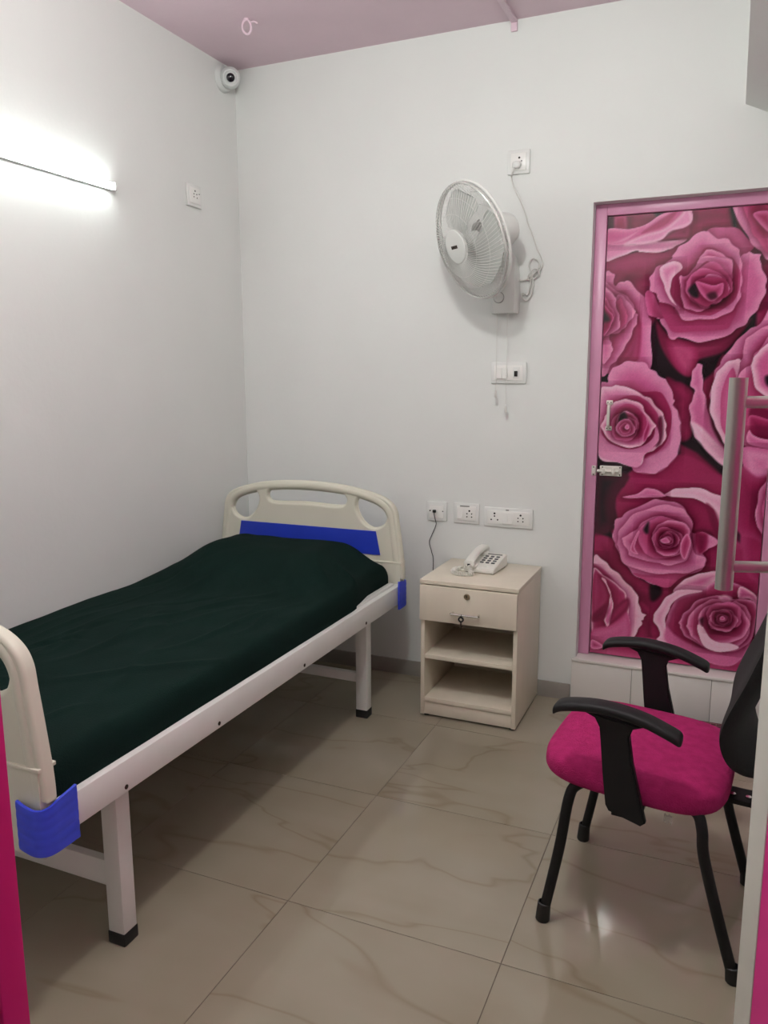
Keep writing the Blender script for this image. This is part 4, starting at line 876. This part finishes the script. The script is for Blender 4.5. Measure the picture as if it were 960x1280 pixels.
tube(b, spline([(1.436, -.022, 1.850), (1.450, -.02, 1.845), (1.455, -.014, 1.828), (1.435, -.012, 1.815), (1.414, -.014, 1.808), (1.412, -.02, 1.825)], 6, True), .003, 7, closed=True)
obj('cable_loops', b, CABLEW, cbl)

# ------------------------------------------------------------------ security camera in the corner
cc = thing('security_camera', 'white dome security camera in the ceiling corner above the bed', 'camera', (.0, -.10, 2.745))
b = BM(); lathe(b, (.0004, -.105, 2.748), (1, 0, 0), [(0, 0), (0, .058), (.010, .058), (.022, .050), (.022, 0)], 36); obj('mount_ring', b, CAMP, cc)
sc = Vector((.047, -.108, 2.745)); look = Vector((.55, -.78, -.26)).normalized()
b = BM(); lathe(b, sc, look, [(-.046*cos(a)+0, .046*sin(a)) for a in [pi*k/18 for k in range(13)]]+[(.030, .034), (.030, .028), (.0255, .026), (.0255, 0)], 36); ball = obj('camera_ball', b, CAMP, cc)
b = BM(); lathe(b, sc+look*.0245, look, [(0, 0), (0, .0185), (.011, .018), (.013, .015), (.013, 0)], 28); obj('lens', b, LENS, ball)
# small painted hook loop hanging from the ceiling
t = BM(); hk = Vector((.352, -.44, H))
ht = Vector((.84, .54, 0))
tube(t, [hk+ht*(.017*cos(a))+Vector((0, 0, -.030+.026*sin(a))) for a in [2*pi*k/28 for k in range(28)]], .0048, 8, closed=True)
tube(t, [hk+Vector((0, 0, -.0002)), hk+Vector((0, 0, -.008))], [.012, .008], 10)
tube(t, spline([hk+ht*.018+Vector((0, 0, -.012)), hk+ht*.030+Vector((0, 0, -.008)), hk+ht*.043+Vector((0, 0, -.014))], 4), .004, 8)
tag(obj('ceiling_hook', t, PINKT), 'small pink painted hook loop hanging from the ceiling above the bed', 'hook')

# ------------------------------------------------------------------ tube light on the left wall
tl = thing('tube_light', 'lit white tube light on the left wall', 'light', (0, -1.48, 2.13))
zt_, y0, y1 = 2.127, -2.08, -.874
b = BM(); box(b, (.0004, y0, zt_-.0125), (.0205, y1, zt_+.0125), bev=.002); obj('housing', b, WPLAS, tl)
b = BM(); t = [(.020, -.0125)]+[(.020+.014*cos(a), .0125*sin(a)) for a in [-pi/2+pi*k/10 for k in range(11)]]+[(.020, .0125)]
prism(b, [(x, zt_+z) for x, z in t[1:-1]], 1, y0+.012, y1-.012); obj('diffuser', b, TUBEM, tl)
for ya, yb in ((y0, y0+.0118), (y1-.0118, y1)):
    b = BM(); box(b, (.0195, ya, zt_-.014), (.036, yb, zt_+.014), bev=.003); obj('end_cap', b, WPLAS, tl)

# bulb over the way to the door (it reflects in the floor) and an unseen fill light added in the corridor
def panel(label, x, y, wx, wy, m):
    t = thing('corridor_fill_light', label, 'light', (x, y, H))
    b = BM(); box(b, (x-wx/2-.012, y-wy/2-.012, H-.018), (x+wx/2+.012, y+wy/2+.012, H-.0003), bev=.002); obj('frame', b, WPLAS, t)
    b = BM(); box(b, (x-wx/2, y-wy/2, H-.021), (x+wx/2, y+wy/2, H-.017)); obj('diffuser', b, m, t)
def bulb(label, x, y, m):
    bl = thing('ceiling_bulb', label, 'light', (x, y, H))
    b = BM(); lathe(b, (x, y, H-.0002), (0, 0, -1), [(0, 0), (0, .045), (.022, .042), (.026, .022), (.085, .020), (.09, 0)], 28); obj('lamp_holder', b, WPLAS, bl)
    b = BM(); lathe(b, (x, y, H-.086), (0, 0, -1), [(0, .0), (.002, .018), (.016, .030)]+[(.090-.075*cos(a), .075*sin(a)) for a in [R(32)+(pi-R(32))*k/14 for k in range(15)]], 28); obj('globe', b, m, bl)
bulb('bare white globe bulb on the ceiling near the entrance', 1.57, -2.03, BULBM)
panel('unseen square fill light added on the corridor ceiling', 1.9, -4.1, .5, .5, CORRM)

# ------------------------------------------------------------------ chair
ch_ = thing('visitor_chair', 'magenta cushioned visitor chair with black arms, legs and backrest', 'chair', (2.06, -1.29, 0), R(-5))
b = BM(); superq(b, (-.003, 0, .431), (.228, .236, .042), .48, .52, 56, 24, Matrix.Rotation(R(2.6), 3, 'Y'))
for v in b.verts:                                       # waterfall front, gentle dish
    if v.co.z > .44:
        v.co.z += .002*cos(v.co.y/.24*pi/2) - .010*(max(0, -v.co.x-.13)/.1)**2
obj('seat', b, SEATM, ch_, local=True, ang=80)
b = BM(); box(b, (-.16, -.16, .386), (.16, .16, .400), bev=.004); obj('seat_pan', b, BLACKP, ch_, local=True)
for s in (-1, 1):
    y = s*.208
    b = BM(); tube(b, spline([(-.02, y*.72, .402), (-.085, y*.80, .404), (-.124, y*.95, .398), (-.141, y, .36), (-.16, y, .22), (-.194, y, .03)], 6), .0135, 12); lg = obj('front_leg', b, BLACKP, ch_, local=True)
    b = BM(); lathe(b, (-.1975, y, 0), (.06, 0, 1), [(0, 0), (0, .0165), (.004, .019), (.052, .017), (.054, .0135)], 16); obj('foot_cap', b, RUBB, lg, local=True)
    b = BM(); tube(b, spline([(-.0, y*.72, .402), (.11, y*.80, .402), (.160, y*.93, .398), (.176, y, .366), (.184, y, .30), (.222, y, .16), (.264, y, .02)], 6), .0135, 12); lg = obj('rear_leg', b, BLACKP, ch_, local=True)
    b = BM(); lathe(b, (.2685, y, 0), (-.12, 0, 1), [(0, 0), (0, .0165), (.004, .019), (.04, .017), (.042, .0135)], 16); obj('foot_cap', b, RUBB, lg, local=True)
    # T shaped armrest
    ya = s*.256
    b = BM(); P = spline([(-.172, ya, .618), (-.15, ya, .632), (-.09, ya, .6425), (-.03, ya, .643), (.04, ya, .632), (.10, ya, .611), (.125, ya, .599)], 5)
    prev = None; N = len(P)
    for i, q in enumerate(P):
        f = i/(N-1); e = min(1, min(f, 1-f)/.09); e = math.sqrt(max(.06, 1-(1-e)**2)); hw, hh = .027*(.55+.45*e), .0125*(.6+.4*e)
        ring = [b.verts.new(q+Vector((0, hw*math.copysign(abs(cos(2*pi*k/16))**.55, cos(2*pi*k/16)), hh*math.copysign(abs(sin(2*pi*k/16))**.7, sin(2*pi*k/16))))) for k in range(16)]
        if prev:
            for k in range(16): b.faces.new((prev[k], prev[(k+1) % 16], ring[(k+1) % 16], ring[k]))
        else: b.faces.new(ring)
        prev = ring
    b.faces.new(prev[::-1])
    arm = obj('armrest', b, BLACKP, ch_, local=True, ang=60)
    b = BM()
    side = [(-.105, .630), (-.072, .617), (-.060, .595), (-.056, .56), (-.048, .48), (-.038, .402), (-.030, .388), (.045, .368), (.056, .378), (.045, .42), (.020, .52), (.010, .585), (.016, .605), (.045, .617)]
    pr = [(x, z) for x, z in side]
    A = [b.verts.new((x, ya-.011, z)) for x, z in pr]; B = [b.verts.new((x, ya+.011, z)) for x, z in pr]
    b.faces.new(A); b.faces.new(B[::-1])
    for k in range(len(pr)): b.faces.new((A[k], B[k], B[(k+1) % len(pr)], A[(k+1) % len(pr)]))
    bmesh.ops.recalc_face_normals(b, faces=b.faces[:])
    bmesh.ops.bevel(b, geom=[e for e in b.edges if abs(e.verts[0].co.y-e.verts[1].co.y) < 1e-6], offset=.004, segments=2, affect='EDGES')
    yi = s*.15
    box(b, (-.025, min(ya, yi), .374), (.042, max(ya, yi), .384), bev=.002)
    obj('arm_support', b, BLACKP, arm, local=True)
# backrest: rounded pad with a lumbar bulge, on a bent flat bar
prf = spline([(.300, 0, .462), (.262, 0, .478), (.222, 0, .52), (.203, 0, .575), (.203, 0, .62), (.222, 0, .68), (.250, 0, .75), (.283, 0, .85), (.312, 0, .95), (.322, 0, .985)], 5)
b = BM(); zlo, zhi = .462, .985; grid = {}
NY = 26
def halfw(z):
    t = (z-(zlo+zhi)/2)/((zhi-zlo)/2); return .222*max(0.02, (1-abs(t)**3.2))**(1/2.6)
fr_, bk_ = [], []
for q in prf:
    w_ = halfw(q.z); rf, rb = [], []
    for j in range(NY+1):
        g_ = -1+2*j/NY; yy = w_*g_
        wrap = -.012*(abs(yy)/.22)**2
        th = .046*math.sqrt(max(.02, 1-abs(g_)**4))
        rf.append(b.verts.new((q.x+wrap+.010*abs(g_)**6, yy, q.z))); rb.append(b.verts.new((q.x+wrap+.010+th, yy, q.z)))
    fr_.append(rf); bk_.append(rb)
for i in range(len(prf)-1):
    for j in range(NY):
        b.faces.new((fr_[i][j], fr_[i][j+1], fr_[i+1][j+1], fr_[i+1][j])); b.faces.new((bk_[i][j], bk_[i+1][j], bk_[i+1][j+1], bk_[i][j+1]))
    b.faces.new((fr_[i][0], fr_[i+1][0], bk_[i+1][0], bk_[i][0])); b.faces.new((fr_[i][NY], bk_[i][NY], bk_[i+1][NY], fr_[i+1][NY]))
for r_ in (0, len(prf)-1):
    for j in range(NY): b.faces.new((fr_[r_][j], bk_[r_][j], bk_[r_][j+1], fr_[r_][j+1]))
obj('backrest', b, BLACKF, ch_, local=True, ang=50)
b = BM()
P = spline([(.06, 0, .366), (.20, 0, .366), (.30, 0, .366), (.335, 0, .375), (.345, 0, .41), (.338, 0, .50), (.318, 0, .60), (.305, 0, .70)], 6); prev = None
for i, q in enumerate(P):
    d = (P[min(i+1, len(P)-1)]-P[max(i-1, 0)]).normalized(); nn = Vector((-d.z, 0, d.x))
    ring = [b.verts.new(q+nn*a+Vector((0, c, 0))) for a, c in ((-.006, -.035), (-.006, .035), (.006, .035), (.006, -.035))]
    if prev:
        for k in range(4): b.faces.new((prev[k], prev[(k+1) % 4], ring[(k+1) % 4], ring[k]))
    else: b.faces.new(ring)
    prev = ring
b.faces.new(prev[::-1]); bb = obj('back_bar', b, BLACKP, ch_, local=True)
for x in (.225, .262):
    b = BM(); lathe(b, (x, -.012, .3715), (0, 0, 1), [(0, .008), (.005, .008), (.006, 0)], 6); obj('bolt', b, CHROME, bb, local=True)
# scraps of clear wrapping left under the seat
for (x, y, z, dx) in ((-.128, .203, .385, .02), (.02, -.225, .386, .012), (.10, -.215, .388, .010)):
    b = BM(); N = 6
    vs = [[b.verts.new((x+dx*(i/N-.5)*2, y+.004*noise.noise((i, j, 2)), z-.022*j/3+.003*sin(i*2))) for i in range(N+1)] for j in range(4)]
    for j in range(3):
        for i in range(N): b.faces.new((vs[j][i], vs[j][i+1], vs[j+1][i+1], vs[j+1][i]))
    bmesh.ops.solidify(b, geom=b.faces[:], thickness=.0006); obj('wrapping_scrap', b, CLEAR, ch_, local=True)['label'] = 'scrap of clear plastic wrapping under the seat'

# ------------------------------------------------------------------ doormat in front of the step
dm = thing('doormat', 'dark maroon woven doormat in front of the white step', 'mat', (2.34, -.20, 0))
b = BM(); box(b, (2.06, -.38, .0003), (2.62, -.024, .008), bev=.002); obj('mat_base', b, MATR, dm)
b = BM()
for k in range(26):
    x = 2.075+k*.0212; box(b, (x, -.37, .0075), (x+.003, -.034, .0098))
for k in range(17):
    y = -.366+k*.0204; box(b, (2.07, y, .0075), (2.61, y+.003, .0095))
o = obj('woven_threads', b, MATL, dm); o['kind'] = 'stuff'
